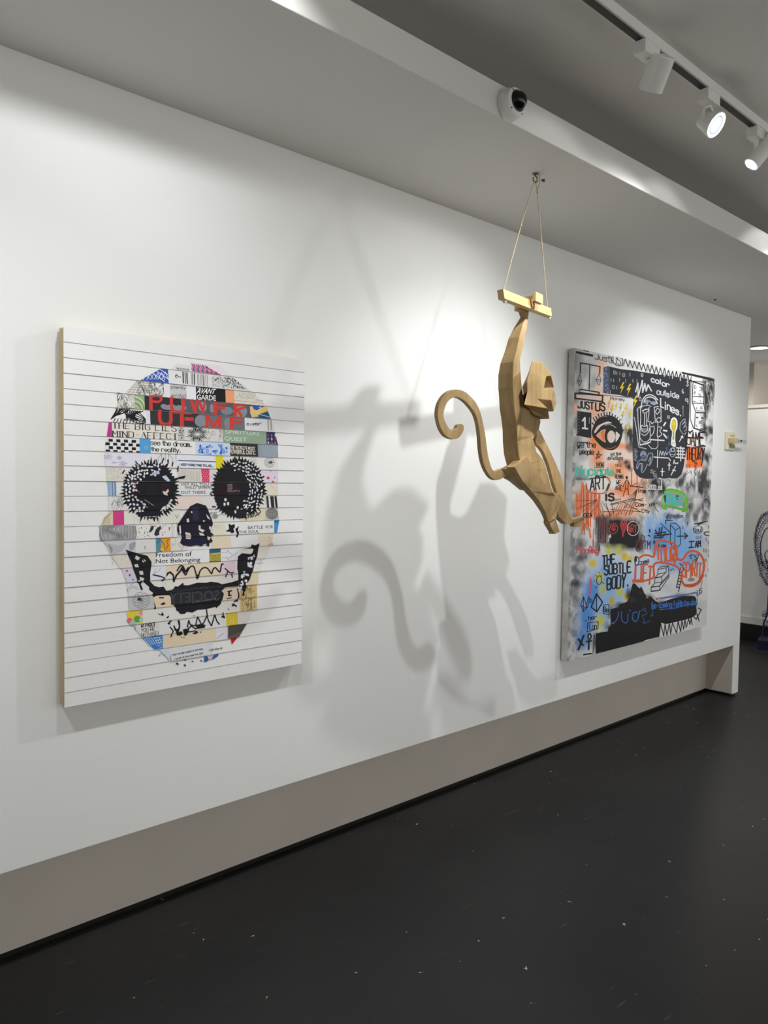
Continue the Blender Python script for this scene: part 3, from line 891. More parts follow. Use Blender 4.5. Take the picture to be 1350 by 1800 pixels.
    B.lines([[(302, 965), (300, 1086)], [(310, 970), (370, 1076)], [(372, 1076), (425, 985)], [(428, 980), (428, 1092)]], 5.2, RED)
    B.line([(545, 985), (542, 1106)], 6.2, RED); B.line([(566, 1030), (640, 1036)], 5, RED); B.line([(560, 992), (650, 990)], 2, RED)
    patch(4, 438, 'R', (40, 92, 160))
    B.poly([(728, 878), (760, 872), (790, 918), (880, 872), (900, 880), (905, 925), (870, 945), (800, 980), (742, 985), (730, 945)], (236, 202, 122)); B.poly([(800, 960), (905, 925), (925, 985), (830, 990)], (24, 96, 108)); B.line([(765, 905), (840, 880), (800, 950), (930, 985)], 1.0, (232, 226, 210)); B.poly([(748, 870), (830, 868), (800, 905), (770, 912)], (44, 94, 166))
    patch(5, 430, 470, PAPER); patch(5, 470, 'R', (226, 220, 216)); B.lines([[(905, 1008), (905, 1115)], [(935, 1012), (935, 1112)]], 1.0, (60, 60, 60))
    B.hand('do u matter?', [(694, 1038), (838, 1036), (838, 1062), (694, 1064)], .8, (44, 46, 60))
    # zebra
    patch(5, 'L', 256, (236, 234, 232)); r = random.Random(4)
    B.cr('a')
    for k in range(9): B.line(crom([(588 + k * 8, 1000 - k * 6), (640 + k * 12, 930 + r.uniform(-20, 10)), (640 + k * 18, 890)], 3), 1.9, (22, 22, 24))
    for k in range(9): B.line(crom([(700 + k * 26, 905 + k * 2), (740 + k * 10, 960), (735 + k * 16, 1015)], 3), 1.9, (22, 22, 24))
    for k in range(6): B.line(crom([(780, 920 + k * 18), (860, 930 + k * 22), (930, 1000 + k * 8)], 3), 1.6, (22, 22, 24))
    for k in range(10): B.line([(612 + k * 32, 1028 + k * 2), (630 + k * 31, 992 + k * 2)], 1.6, (22, 22, 24))
    # ---- strip 6
    patch(6, 'L', 196.5, (186, 62, 140)); patch(6, 196.5, 313, (230, 222, 212))
    B.hand('THE BIG LIES', [(606, 1032), (1236, 1064), (1236, 1124), (606, 1088)], 2.1, (28, 26, 26), True, thin=.25)
    B.hand('MIND-AFFECT', [(606, 1118), (1246, 1146), (1246, 1204), (606, 1172)], 2.1, (28, 26, 26), True, thin=.25)
    patch(6, 313, 324, (196, 196, 194)); patch(6, 324, 392, (222, 220, 216)); dots(6, 313, 323, 14, [(70, 70, 70), (120, 120, 120)], .6, 1.6, 2); scrib(6, 366, 394, 12, (120, 112, 108), .4, 7)
    B.cr('b')
    star = []
    for k in range(44):
        t = k * 2 * math.pi / 44; rr = (1.0, .62)[k % 2] * (1 + .12 * math.sin(k * 5.1))
        star.append((208 + 112 * rr * math.cos(t), 1150 + 82 * rr * math.sin(t)))
    B.poly(star, (24, 24, 26))
    for k in range(22): B.line([(208, 1152), (208 + 86 * math.cos(k * .2856), 1152 + 60 * math.sin(k * .2856))], .55, (226, 226, 224))
    patch(6, 392, 469, (150, 172, 148)); B.type('SPIRITUAL', [(484, 1108), (834, 1134), (834, 1166), (484, 1146)], (218, 226, 214)); B.type('QUEST', [(474, 1172), (696, 1186), (694, 1232), (470, 1218)], (222, 230, 218))
    patch(6, 468, 'R', (52, 44, 84))
    for k in range(3):
        for j in range(3): B.poly([(895 + k * 36, 1150 + j * 36), (918 + k * 33, 1160 + j * 36), (905 + k * 36, 1185 + j * 34)], ((176, 52, 66), (128, 136, 190), (208, 206, 214))[(k + j) % 3])
    # ---- strip 7
    patch(7, 'L', 245, (230, 230, 228)); r = random.Random(9)
    B.cr('a')
    for j in range(4):
        for k in range(9):
            if (j + k) % 2 == 0: continue
            x, y = 528 + k * 38 + (j % 2) * 6, 1192 + j * 36 + k * 2
            B.poly([(x, y), (x + 42 + r.uniform(-4, 4), y + 2), (x + 42, y + 32 + r.uniform(-4, 2)), (x - 2, y + 29)], (28, 28, 30))
    patch(7, 245, 264.5, (84, 164, 222)); patch(7, 264.5, 343.5, (238, 237, 232))
    B.dot(935, 1282, 22, (120, 176, 200))
    B.hand('see the dream.', [(982, 1208), (1386, 1230), (1386, 1276), (982, 1256)], 1.7, (22, 22, 24), True, thin=.5); B.hand('the reality.', [(988, 1276), (1276, 1290), (1276, 1346), (988, 1330)], 1.7, (22, 22, 24), True, thin=.5)
    patch(7, 343.5, 404, (206, 220, 240)); r = random.Random(5)
    B.cr('b')
    for k in range(34):
        x, y = r.uniform(200, 505), r.uniform(1250, 1345); y += (x - 200) * .03
        B.poly(ell(x, y, r.uniform(10, 26), r.uniform(7, 16), 9, r.uniform(0, 3)), r.choice([(72, 122, 206), (110, 156, 226), (58, 104, 190), (156, 190, 236)]))
    for k in range(16): B.line(ell(r.uniform(215, 500), r.uniform(1255, 1345), 14, 9, 8, r.uniform(0, 3), 0, 4), .6, (214, 226, 244))
    patch(7, 404, 453, (52, 48, 44)); B.type("THE WORLD'S MOST", [(524, 1258), (776, 1276), (776, 1310), (524, 1298)], (232, 226, 212), .02); B.type('POWERFUL CRITIC', [(524, 1300), (778, 1314), (778, 1356), (524, 1346)], (232, 226, 212), .02)
    patch(7, 453, 'R', (150, 160, 172))
    for k in range(7): B.line(ell(820, 1265 + k * 6, 40 + k * 22, 20 + k * 16, 10, 0, -.6, 1.2), .5, (196, 204, 212))
    # ---- strip 8-9
    patch(8, 'L', 312, (226, 225, 236)); B.cr('a')
    for cx, cy, rr in ((560, 1372, 44), (672, 1384, 28), (705, 1440, 40)):
        for k in range(9):
            t = k * .698; B.line([(cx + rr * .2 * math.cos(t), cy + rr * .2 * math.sin(t)), (cx + rr * math.cos(t), cy + rr * .8 * math.sin(t))], .7, (160, 78, 152))
    B.lines([[(590, 1410), (620, 1432), (660, 1425)], [(600, 1440), (640, 1430)]], .6, (130, 120, 150))
    patch(8, 255, 312, (232, 230, 230))
    for x in (1092, 1126, 1160, 1232): B.line([(x, 1340), (x, 1420)], .7, (54, 54, 60))
    B.line([(1056, 1420), (1054, 1388), (1088, 1350)], .7, (54, 54, 60)); B.line([(1196, 1440), (1196, 1388), (1164, 1348)], .7, (54, 54, 60))
    patch(8, 312, 378.6, (232, 234, 244)); patch(8, 378.6, (393, 391), (226, 212, 44)); patch(8, (392.5, 391), 'R', (230, 228, 224)); B.cr('b')
    B.line([(16, 1410), (384, 1424)], 1.6, (52, 52, 64)); B.hand('I KEEP FORGETTING TO LIVE...', [(30, 1440), (368, 1456), (368, 1476), (30, 1460)], 1.0, (46, 48, 78))
    web(8, 460, 486, .5, .42, 9, 8, (90, 88, 88)); web(8, 425, 456, .6, .4, 8, 6, (170, 166, 164)); B.poly(ell(932, 1430, 16, 14, 10), (84, 82, 84))
    patch(9, 'L', 222, (222, 216, 206)); dots(9, 186, 220, 90, [(150, 142, 132), (176, 168, 158)], .3, .7, 4); patch(9, 312, 354, (222, 214, 206))
    B.cr('b')
    for k in range(14): B.line([(30 + k * 15, 1505 + k), (38 + k * 14, 1600 + k)], .4, (150, 140, 132))
    patch(9, (353, 355), (368, 367), (226, 62, 104))
    for k in range(6):
        for j in range(4): B.dot(256 + j * 20 + (k % 2) * 8, 1506 + k * 20, 3.4, (240, 190, 206))
    patch(9, (368, 367), 400, (226, 220, 216)); B.line([(325, 1560), (380, 1590)], .5, (60, 60, 60)); patch(9, 440, 'R', (224, 214, 228))
    for x, y, rr in ((902, 1584, 15), (966, 1580, 7), (948, 1625, 13), (930, 1515, 6)): B.dot(x, y, rr, (216, 58, 82))
    # ---- strip 10-12
    patch(10, 'L', 204, (150, 178, 206)); B.cr('a')
    for x, w, c in ((600, 5, (60, 64, 90)), (612, 3, (226, 230, 238)), (624, 6, (92, 104, 140)), (585, 3, (206, 216, 228))): B.poly([(x, 1622), (x + w, 1622), (x + w + 2, 1760), (x + 2, 1760)], c)
    patch(10, 204, 216, (232, 232, 232)); patch(10, 306, 378, (231, 230, 230)); patch(10, 376, 'R', (230, 222, 206)); B.cr('b')
    B.type('HEY ALL YOU', [(48, 1630), (318, 1632), (318, 1662), (48, 1660)], (34, 34, 38), .008); B.type('WILD SPIRITS', [(78, 1664), (354, 1664), (354, 1694), (78, 1692)], (34, 34, 38), .008); B.type('OUT THERE.', [(42, 1710), (294, 1710), (294, 1742), (42, 1740)], (34, 34, 38), .008)
    B.line([(200, 1664), (330, 1676)], .8, (120, 40, 40)); B.line([(930, 1650), (985, 1720)], .5, (190, 170, 150))
    patch(11, 'L', 218, (228, 226, 226)); scrib(11, 192, 216, 16, (120, 118, 118), .5, 8); patch(11, 216, 304, (226, 222, 218)); patch(11, 304, 372, (234, 216, 208)); patch(11, 355, 465, (228, 224, 220)); patch(11, (465.5, 468), 'R', (228, 226, 222)); B.cr('d')
    for x, w in ((882, 22), (922, 34), (964, 24)): B.poly([(x, 526), (x + w, 526), (x + w + 8, 655), (x + 10, 655)], (48, 46, 44))
    patch(12, 'L', 198, (222, 208, 178)); B.cr('c')
    for k in range(7): B.line(crom([(600 - k * 12, 680 + k * 8), (570 - k * 10, 720 + k * 8), (575 - k * 14, 812)], 3), .6, (170, 152, 116))
    patch(12, 198, 217.5, (214, 66, 136)); patch(12, 217.5, 316, (230, 226, 216)); scrib(12, 220, 280, 8, (190, 186, 176), .4, 5)
    B.lines([[(1222, 710), (1240, 740), (1255, 708)], [(1238, 740), (1238, 745)]], .7, (80, 78, 74)); patch(12, 372, 440, (232, 230, 226)); patch(12, 420, 465, (228, 214, 188)); patch(12, 465, 'R', (198, 196, 190)); B.cr('d')
    B.poly(ell(378, 724, 28, 28, 14), (150, 148, 146)); B.line([(400, 724), (440, 700), (470, 716)], .7, (60, 60, 60)); B.hand('we are', [(330, 684), (396, 676), (396, 692), (330, 700)], .5, (90, 90, 90))
    for k in range(6): B.line(ell(940, 700, 8 + k * 10, 8 + k * 9, 18), 1.0, (50, 52, 54), True)
    # ---- strip 13-15
    patch(13, 'L', 239, (214, 212, 214)); B.cr('c')
    for k in range(34):
        x = 470 + k * 11; bul = 24 * math.exp(-((x - 600) / 70.0) ** 2)
        B.line(crom([(x + 8, 818), (x + 10 - bul, 860), (x + 4 + bul, 915), (x + 14, 968)], 3), .95, (40, 40, 44))
    patch(13, 239, 310, (232, 231, 230)); dots(13, 240, 262, 34, [(214, 190, 70), (60, 58, 60), (200, 120, 150)], .4, 1.2, 3); dots(13, 262, 300, 26, [(220, 70, 80), (214, 96, 140), (120, 112, 110)], .4, 1.4, 8)
    B.dot(868, 880, 12, (222, 200, 96)); B.dot(1165, 840, 10, (220, 60, 70)); scrib(13, 300, 310, 8, (180, 130, 130), .4, 2)
    patch(13, 372, (481, 480), (234, 234, 232)); patch(13, 372, 395, (232, 224, 206)); patch(13, (481, 481), 'R', (58, 146, 216)); B.cr('d')
    B.poly([(965, 768), (1010, 768), (990, 790), (970, 792)], (30, 110, 120))
    B.type('BATTLE', [(700, 820), (850, 814), (850, 848), (700, 852)], (36, 36, 40), .01); B.type('FOR', [(874, 816), (950, 812), (950, 842), (874, 846)], (36, 36, 40), .01); B.type('THE SOUL', [(610, 868), (808, 858), (808, 886), (610, 894)], (36, 36, 40), .01)
    for k in range(9): B.dot(376 + (k % 3) * 20, 812 + k * 4, 3, (130, 130, 120))
    patch(14, 'L', 238, (206, 206, 208)); B.cr('c')
    B.poly(crom([(520, 985), (660, 1010), (740, 985), (700, 1060), (640, 1090), (585, 1095), (570, 1040)], 4, True), (186, 186, 190)); B.poly(crom([(560, 1000), (600, 1040), (590, 1090), (570, 1050)], 4, True), (150, 150, 154)); B.poly(crom([(770, 1000), (830, 980), (810, 1050), (770, 1056)], 4, True), (160, 160, 166))
    patch(14, 238, 273, (224, 222, 220)); B.lines([[(912, 1020), (930, 1040)], [(930, 1022), (914, 1046)], [(922, 1016), (922, 1050)]], .6, (120, 118, 118))
    patch(14, 273, 283, (90, 142, 160)); patch(14, 282, 299, (232, 160, 52)); B.line(crom([(1046, 990), (1080, 960), (1110, 1000), (1120, 1050), (1150, 1010), (1140, 970), (1165, 950)], 4), .9, (40, 34, 30)); B.poly(ell(1090, 1050, 20, 14, 10), (226, 200, 70)); B.poly(ell(1075, 1072, 12, 9, 8), (60, 70, 150)); B.dot(1092, 980, 9, (70, 150, 170))
    patch(14, 299, 328, (228, 222, 214)); scrib(14, 300, 322, 6, (150, 146, 140), .5, 3); patch(14, 372, 405, (231, 218, 190)); patch(14, 405, 452.6, (232, 230, 230)); patch(14, 452.6, 'R', (230, 218, 198)); B.cr('d')
    for k in range(7): B.dot(906 + (k % 3) * 15, 930 + k * 11, 4, (150, 40, 50))
    B.hand('no 36', [(898, 992), (944, 988), (944, 1004), (898, 1008)], .6, (206, 90, 100))
    patch(15, 'L', 272, (226, 219, 206)); scrib(15, 196, 224, 4, (190, 184, 176), .5, 4); patch(15, 272, 367, (238, 238, 238)); B.cr('c')
    B.type('Freedom of', [(1030, 1082), (1385, 1070), (1385, 1118), (1030, 1130)], (24, 24, 28), .01); B.type('Not Belonging', [(1028, 1146), (1468, 1130), (1468, 1184), (1028, 1202)], (24, 24, 28), .01)
    patch(15, 367, 387, (44, 98, 128)); B.cr('d'); B.poly([(320, 1092), (432, 1080), (432, 1160), (320, 1168)], (214, 194, 60))
    for k in range(6): B.line([(322, 1094 + k * 14), (376, 1112 + k * 12), (430, 1094 + k * 14)], .8, (40, 62, 84))
    patch(15, 387, 420, (233, 233, 236)); B.lines([[(440, 1080), (500, 1080), (500, 1058), (550, 1110), (500, 1150), (500, 1130), (440, 1132)], [(560, 1110), (610, 1070)]], .5, (90, 90, 96)); patch(15, 420, 'R', (230, 224, 218)); B.lines([[(830, 1060), (880, 1040), (920, 1020)], [(850, 1080), (900, 1030)]], .4, (190, 180, 176))
    # ---- strip 16-23
    patch(16, 'L', 238, (206, 208, 222)); B.cr('c')
    for x, y, rr in ((744, 1264, 11), (770, 1304, 12), (800, 1348, 9), (730, 1340, 5)): B.dot(x, y, rr, (208, 60, 76))
    patch(16, 262, 290, (228, 228, 234)); patch(16, 290, 388, (232, 214, 188)); patch(16, 388, 412, (234, 210, 222)); patch(16, 412, 'R', (230, 228, 226)); B.line([(1030, 1240), (1010, 1290), (1060, 1260), (1080, 1230)], .5, (110, 110, 120)); B.cr('d')
    B.lines([[(780, 1160), (830, 1150), (845, 1190), (780, 1185)], [(800, 1200), (830, 1160)]], .5, (110, 110, 116))
    patch(17, 'L', 262, (224, 222, 222)); B.cr('c'); B.lines([ell(800, 1480, 60, 70, 10, .2, 3.2, 5.6), ell(800, 1480, 40, 56, 10, .2, 3.2, 5.6), ell(860, 1440, 90, 60, 10, .2, 3.4, 5.0)], .6, (80, 78, 86))
    patch(17, 262, 420, (232, 226, 220)); patch(17, 425, 'R', (226, 210, 178)); patch(18, 'L', 268, (198, 198, 200)); web(18, 230, 264, .5, .35, 15, 9, (70, 68, 70)); B.poly(ell(865, 1540, 20, 16, 10), (60, 58, 60))
    patch(18, 270, 302, (232, 212, 182)); patch(18, 388, 418, (232, 212, 186)); patch(18, 418, 'R', (214, 186, 130)); B.cr('d'); scrib(18, 420, 446, 12, (120, 100, 66), .6, 5)
    patch(19, 'L', 252, (232, 214, 92)); B.cr('c')
    for x, y, rr, c in ((795, 1690, 44, (232, 208, 64)), (845, 1738, 36, (104, 158, 72)), (770, 1752, 28, (226, 110, 110)), (882, 1680, 24, (226, 150, 176)), (882, 1745, 22, (158, 206, 222)), (800, 1778, 30, (150, 198, 206))): B.poly(ell(x, y, rr, rr * .95, 14), c)
    patch(19, 250, 420, (231, 227, 220)); patch(19, 420, 'R', (218, 194, 140)); scrib(19, 424, 446, 18, (104, 84, 50), .7, 6)
    patch(20, 'L', 279, (224, 221, 216)); B.cr('e'); B.hand('WITHOUT', [(884, 776), (1024, 758), (1024, 792), (884, 806)], 1.2, (26, 26, 28), wob=.3); B.hand("YOU'RE", [(884, 820), (1018, 802), (1018, 838), (884, 852)], .9, (36, 36, 40), wob=.3); B.hand('NOTHING!', [(884, 866), (1056, 846), (1056, 886), (884, 900)], .8, (40, 40, 44), wob=.3); B.line([(822, 780), (824, 830)], .8, (40, 40, 42))
    patch(20, 279, 396, (230, 228, 226)); patch(20, 396, 416, (224, 200, 66)); patch(20, 416, 'R', (228, 222, 214)); B.cr('f'); B.lines([[(520, 690), (545, 770)], [(560, 690), (556, 765)]], .7, (236, 222, 150))
    patch(21, 'L', 285, (62, 126, 198)); B.cr('e')
    for k in range(7): B.line([(905 + k * 26, 905), (965 + k * 20, 985 - k * 4), (1090, 920 + k * 18 - 10)][:2], 1.0, (206, 222, 240))
    for k in range(5): B.line([(1092, 900 + k * 24), (1010 + k * 12, 910 + k * 26)], .8, (206, 222, 240))
    patch(21, 285, 378, (231, 214, 184)); patch(21, 378, 398, (226, 224, 230)); B.cr('f'); B.line([(390, 915), (460, 862)], .8, (206, 70, 90)); patch(21, (400, 399), 'R', (96, 90, 80))
    for k in range(16): B.line([(512 + k * 11, 782 - k), (510 + k * 8, 890 - k * 3)], .6, (48, 44, 40))
    B.cr('f'); B.poly([(528, 908), (602, 900), (541, 972)], (190, 34, 44)); B.poly([(560, 908), (590, 904), (560, 930)], (112, 26, 36))
    patch(22, (292, 300), 372, (224, 224, 226)); B.cr('e'); B.lines([crom([(1055, 1090), (1090, 1055), (1140, 1040), (1155, 1060), (1100, 1080)], 4), [(1120, 1040), (1140, 1020)]], .7, (70, 80, 120)); patch(22, (278, 298), 297, (210, 220, 232))
    B.hand('Had I not been subject to darkness', [(1196, 1066), (1490, 1006), (1490, 1028), (1196, 1090)], .6, (60, 60, 62)); B.hand('I could not have seen the light', [(1210, 1106), (1490, 1048), (1490, 1070), (1210, 1128)], .6, (60, 60, 62)); B.line([(1185, 1070), (1170, 1100), (1180, 1130)], .6, (60, 60, 62))
    B.cr('f'); B.type('might blow up', [(312, 1016), (446, 992), (446, 1022), (312, 1048)], (40, 40, 42), .01)
    B.poly([(270, 1090), (330, 1085), (414, 1064), (400, 1090), (350, 1120), (320, 1120), (284, 1146), (266, 1144)], (38, 98, 172)); B.poly([(300, 1090), (360, 1075), (345, 1115), (310, 1120)], (214, 190, 196)); B.cr('e')
    for x, y in ((1238, 1162), (1315, 1178)): B.poly([(x - 12, y - 6), (x + 4, y - 12), (x + 12, y + 8), (x - 2, y + 12)], (50, 52, 60))
    B.cr('f')
    for x, y in ((8, 1164), (76, 1176), (152, 1140), (238, 1134), (80, 1126)): B.poly([(x - 12, y), (x, y - 9), (x + 14, y + 5), (x, y + 6)], (50, 52, 60))

    # ---- the black skull print
    def spiky(cx, cy, rx, ry, n, seed, lo=.90, hi=1.10):
        r = random.Random(seed); out = []
        for k in range(n):
            t = 2 * math.pi * (k + r.uniform(-.2, .2)) / n
            q = r.uniform(.98, hi) * (1.06 if (k * 7) % 5 == 1 and n > 50 else 1) if k % 2 else r.uniform(lo, .96)
            out.append((cx + rx * q * math.cos(t), cy + ry * q * math.sin(t)))
        return out
    B.cr('c')
    B.poly(spiky(975, 465, 278, 288, 110, 3, .87, 1.12), INK); B.lines([[(1090, 200), (1110, 150)], [(1040, 190), (1030, 165)], [(1190, 230), (1200, 190)], [(1250, 280), (1250, 230)], [(1260, 340), (1320, 330)], [(1255, 350), (1310, 345)], [(850, 210), (830, 180)], [(700, 300), (720, 270)], [(940, 220), (960, 170)], [(1150, 190), (1150, 165)]], 2.2, INK, taper=True)
    r = random.Random(21)
    LIGHT = [(232, 228, 226), (226, 220, 214), (206, 214, 228), (222, 226, 232)]
    seen = []
    for k in range(700):
        t = r.uniform(1.9, 5.2); q = r.uniform(.50, .88)
        x, y = 975 + 278 * q * math.cos(t), 465 + 288 * q * math.sin(t)
        if x > 1010 and y > 330: continue
        if any(abs(x - p) < 23 and abs(y - q2) < 27 for p, q2 in seen): continue
        seen.append((x, y))
        B.poly(ell(x, y, r.uniform(8, 12), r.uniform(11, 18), 9, t + 1.57 * (k % 2) + r.uniform(-.4, .4)), r.choice(LIGHT))
    for k in range(38):
        t = r.uniform(.4, 2.2); q = r.uniform(.76, .92)
        B.poly(spiky(975 + 278 * q * math.cos(t), 465 + 288 * q * math.sin(t), r.uniform(6, 14), r.uniform(6, 16), 7, k, .8, 1.15), r.choice(LIGHT))
    B.poly(spiky(1055, 470, 150, 120, 40, 8, .95, 1.04), (22, 20, 28)); B.poly([(930, 390), (1060, 386), (1060, 520), (930, 520)], (28, 26, 34)); B.poly([(1080, 400), (1180, 400), (1190, 500), (1080, 505)], (40, 26, 34))
    B.poly([(1095, 476), (1130, 480), (1150, 452), (1160, 475), (1140, 500), (1150, 520), (1110, 510)], (222, 206, 196)); B.poly([(1090, 330), (1130, 320), (1170, 370), (1150, 385), (1110, 355)], (196, 210, 232)); B.poly([(990, 295), (1060, 270), (1070, 300), (1010, 318)], (186, 190, 220))
    B.lines([crom([(825, 400), (838, 450), (870, 490)], 3)], 1.0, (150, 60, 60)); B.lines([[(860, 560), (900, 600), (950, 640)], [(920, 560), (980, 600), (1010, 620)], [(1000, 690), (1040, 740), (1060, 700)], [(960, 700), (980, 730)]], 1.0, (150, 150, 156)); B.poly([(840, 690), (1080, 680), (1060, 720), (860, 730)], (26, 28, 38)); B.lines([[(1200, 600), (1240, 580), (1250, 600)], [(1180, 590), (1220, 605)]], 2.0, INK)
    B.cr('d')
    B.poly(spiky(612, 452, 262, 296, 110, 5, .88, 1.10), INK); B.lines([[(572, 180), (575, 140)], [(610, 180), (638, 168)], [(680, 210), (690, 220)], [(395, 330), (380, 370)], [(350, 520), (330, 500)], [(380, 630), (350, 630)], [(780, 270), (790, 255)], [(420, 260), (405, 300)], [(860, 330), (850, 340)]], 2.4, INK, taper=True)
    seen = []
    for k in range(700):
        t = r.uniform(-1.9, 1.25); q = r.uniform(.42 if t > -1 else .6, .90)
        x, y = 612 + 262 * q * math.cos(t), 452 + 296 * q * math.sin(t)
        if x < 680 and y > 350 and y < 560: continue
        if any(abs(x - p) < 21 and abs(y - q2) < 25 for p, q2 in seen): continue
        seen.append((x, y))
        B.poly(ell(x, y, r.uniform(6, 9), r.uniform(10, 16), 9, t + r.uniform(-.5, .5)), r.choice(LIGHT))
    for x, y in ((480, 560), (505, 600), (470, 605), (600, 640), (640, 660), (680, 630), (580, 680), (610, 690)): B.poly(spiky(x, y, 12, 18, 8, x, .8, 1.15), LIGHT[0])
    B.poly([(370, 398), (500, 400), (500, 520), (372, 520)], (36, 24, 30)); B.poly([(500, 398), (610, 398), (610, 520), (505, 520)], (44, 30, 36)); B.poly([(370, 530), (450, 526), (450, 650), (410, 650)], (26, 26, 36))
    for k in range(4): B.hand(('hate', 'love', 'truth', 'beautiful')[k], [(502, 406 + k * 20), (548 if k < 3 else 620, 404 + k * 20), (548 if k < 3 else 620, 420 + k * 20), (502, 422 + k * 20)], .6, (150, 130, 130))
    B.lines([[(700, 740), (720, 705)], [(725, 735), (745, 700)], [(750, 730), (770, 690)], [(775, 725), (800, 690)], [(800, 715), (825, 680)]], 2.0, (90, 90, 92)); B.poly([(585, 660), (680, 655), (690, 740), (590, 745)], (32, 34, 38))
    # nose
    B.poly([(200, 592), (285, 618), (310, 660), (338, 735), (358, 800), (332, 850), (330, 880), (360, 905), (330, 930), (356, 970), (318, 990), (318, 1024), (270, 1000), (240, 1020), (200, 1008), (130, 1020), (62, 1012), (30, 985), (50, 935), (36, 900), (8, 870), (10, 800), (80, 700), (130, 625)], (30, 28, 42))
    for q in ([(95, 750), (118, 745), (122, 780), (100, 785)], [(80, 880), (130, 890), (132, 910), (84, 906)], [(215, 815), (235, 815), (232, 845), (276, 862), (250, 885), (214, 858)], [(290, 700), (320, 735), (330, 760), (300, 740)], [(140, 672), (156, 675), (152, 695), (142, 690)], [(255, 760), (280, 770), (262, 782)], [(320, 820), (340, 830), (335, 860), (318, 850)], [(86, 912), (140, 915), (136, 950), (90, 945)], [(215, 885), (260, 895), (270, 915), (225, 912)], [(230, 950), (250, 945), (250, 985), (235, 980)], [(300, 920), (330, 930), (322, 960), (304, 955)], [(250, 985), (280, 980), (290, 1005), (262, 1010)]): B.poly(q, (226, 214, 204))
    B.poly([(150, 640), (210, 630), (220, 760), (160, 770)], (48, 44, 66)); B.poly([(60, 950), (300, 945), (280, 1000), (80, 1005)], (30, 30, 62)); B.line(crom([(18, 800), (6, 850), (20, 910)], 3), 1.6, INK); B.poly([(22, 820), (38, 815), (40, 890), (26, 900)], (228, 220, 214))
    for q in ([(510, 795), (540, 812), (570, 800), (572, 830), (556, 850), (566, 880), (540, 892), (520, 875), (488, 875), (484, 866), (515, 850)], [(575, 850), (600, 830), (612, 820), (600, 860), (612, 890), (600, 930), (585, 935), (592, 900)]): B.poly(q, INK)
    B.cr('c')
    for q in ([(960, 880), (985, 820), (1005, 815), (1010, 840), (990, 870), (965, 885)], [(1010, 900), (1030, 850), (1080, 815), (1080, 850), (1060, 870), (1060, 905), (1030, 920)]): B.poly(q, (50, 50, 56))
    # cheek bones and mouth
    B.poly([(728, 1052), (800, 1075), (870, 1095), (945, 1112), (985, 1170), (985, 1215), (972, 1290), (970, 1365), (1012, 1408), (1060, 1424), (1104, 1416), (1130, 1458), (1190, 1450), (1218, 1412), (1270, 1424), (1295, 1398), (1335, 1420), (1350, 1420), (1350, 1650), (1310, 1686), (1260, 1682), (1240, 1640), (1206, 1608), (1206, 1560), (1160, 1500), (1040, 1505), (1010, 1520), (990, 1498), (1000, 1480), (960, 1446), (962, 1420), (900, 1365), (880, 1390), (900, 1446), (880, 1452), (860, 1390), (840, 1372), (842, 1345), (812, 1265), (786, 1180), (752, 1100)], INK)
    for q in ([(835, 1110), (875, 1135), (850, 1160), (822, 1140)], [(815, 1200), (850, 1195), (860, 1230), (822, 1225)], [(862, 1265), (900, 1262), (905, 1300), (870, 1300)], [(870, 1320), (912, 1335), (900, 1362), (866, 1350)], [(892, 1150), (915, 1175), (900, 1180)], [(908, 1140), (930, 1165), (918, 1172)], [(840, 1355), (880, 1356), (866, 1372)]): B.poly(q, (214, 212, 212))
    B.line([(1000, 1300), (1080, 1318), (1130, 1340)], 2.4, INK, taper=True); B.line([(1090, 1360), (1130, 1330), (1146, 1284), (1170, 1275), (1196, 1300), (1206, 1368), (1226, 1310), (1270, 1262), (1296, 1215), (1320, 1270), (1352, 1230)], 3.0, INK)
    B.poly([(1118, 1330), (1160, 1290), (1190, 1310), (1200, 1400), (1170, 1445), (1135, 1450), (1118, 1400)], (230, 226, 218))
    B.cr('d')
    B.poly([(0, 1422), (60, 1378), (66, 1402), (110, 1404), (200, 1378), (290, 1378), (330, 1368), (400, 1376), (440, 1392), (486, 1384), (540, 1372), (600, 1352), (606, 1402), (600, 1412), (480, 1420), (440, 1460), (462, 1486), (430, 1590), (384, 1630), (380, 1616), (280, 1640), (200, 1646), (150, 1672), (92, 1664), (40, 1690), (20, 1668), (-10, 1650)], INK)
    B.poly([(-60, 1445), (440, 1420), (440, 1530), (-60, 1595)], (40, 42, 48)); B.type('SOCIETY', [(-78, 1474), (418, 1450), (414, 1552), (-80, 1590)], (66, 68, 74), .02, mirror=True)
    for k in range(26): B.dot(150 + k * 9 + (k % 3) * 3, 1572 - k * 1.6 + (k % 4) * 2, 2.2, (190, 188, 184))
    for k in range(22): B.dot(140 + k * 14, 1430 - k * 1.2 + (k % 3) * 4, 2.0, (170, 168, 166))
    B.lines([crom([(0, 1262), (26, 1222), (52, 1212), (78, 1300), (100, 1270), (132, 1222), (168, 1224), (200, 1340), (222, 1270), (260, 1232), (300, 1236), (338, 1288), (352, 1250), (380, 1230), (420, 1272), (440, 1200), (458, 1196)], 3)], 2.3, INK); B.poly([(36, 1245), (52, 1205), (84, 1300), (70, 1298)], INK); B.poly([(182, 1300), (222, 1290), (200, 1350)], INK)
    B.lines([[(472, 1236), (520, 1280), (556, 1276)], [(500, 1260), (480, 1324)], [(540, 1290), (546, 1326)]], 2.0, INK, taper=True)
    B.poly([(812, 988), (806, 1030), (790, 1120), (762, 1200), (740, 1280), (716, 1345), (692, 1380), (676, 1460), (662, 1468), (664, 1500), (640, 1510), (650, 1460), (610, 1420), (602, 1360), (606, 1300), (592, 1240), (598, 1160), (612, 1110), (642, 1088), (720, 1096), (742, 1088), (756, 1050), (740, 1040), (640, 1050), (730, 1030), (732, 1000), (770, 1010)], INK)
    r = random.Random(77)
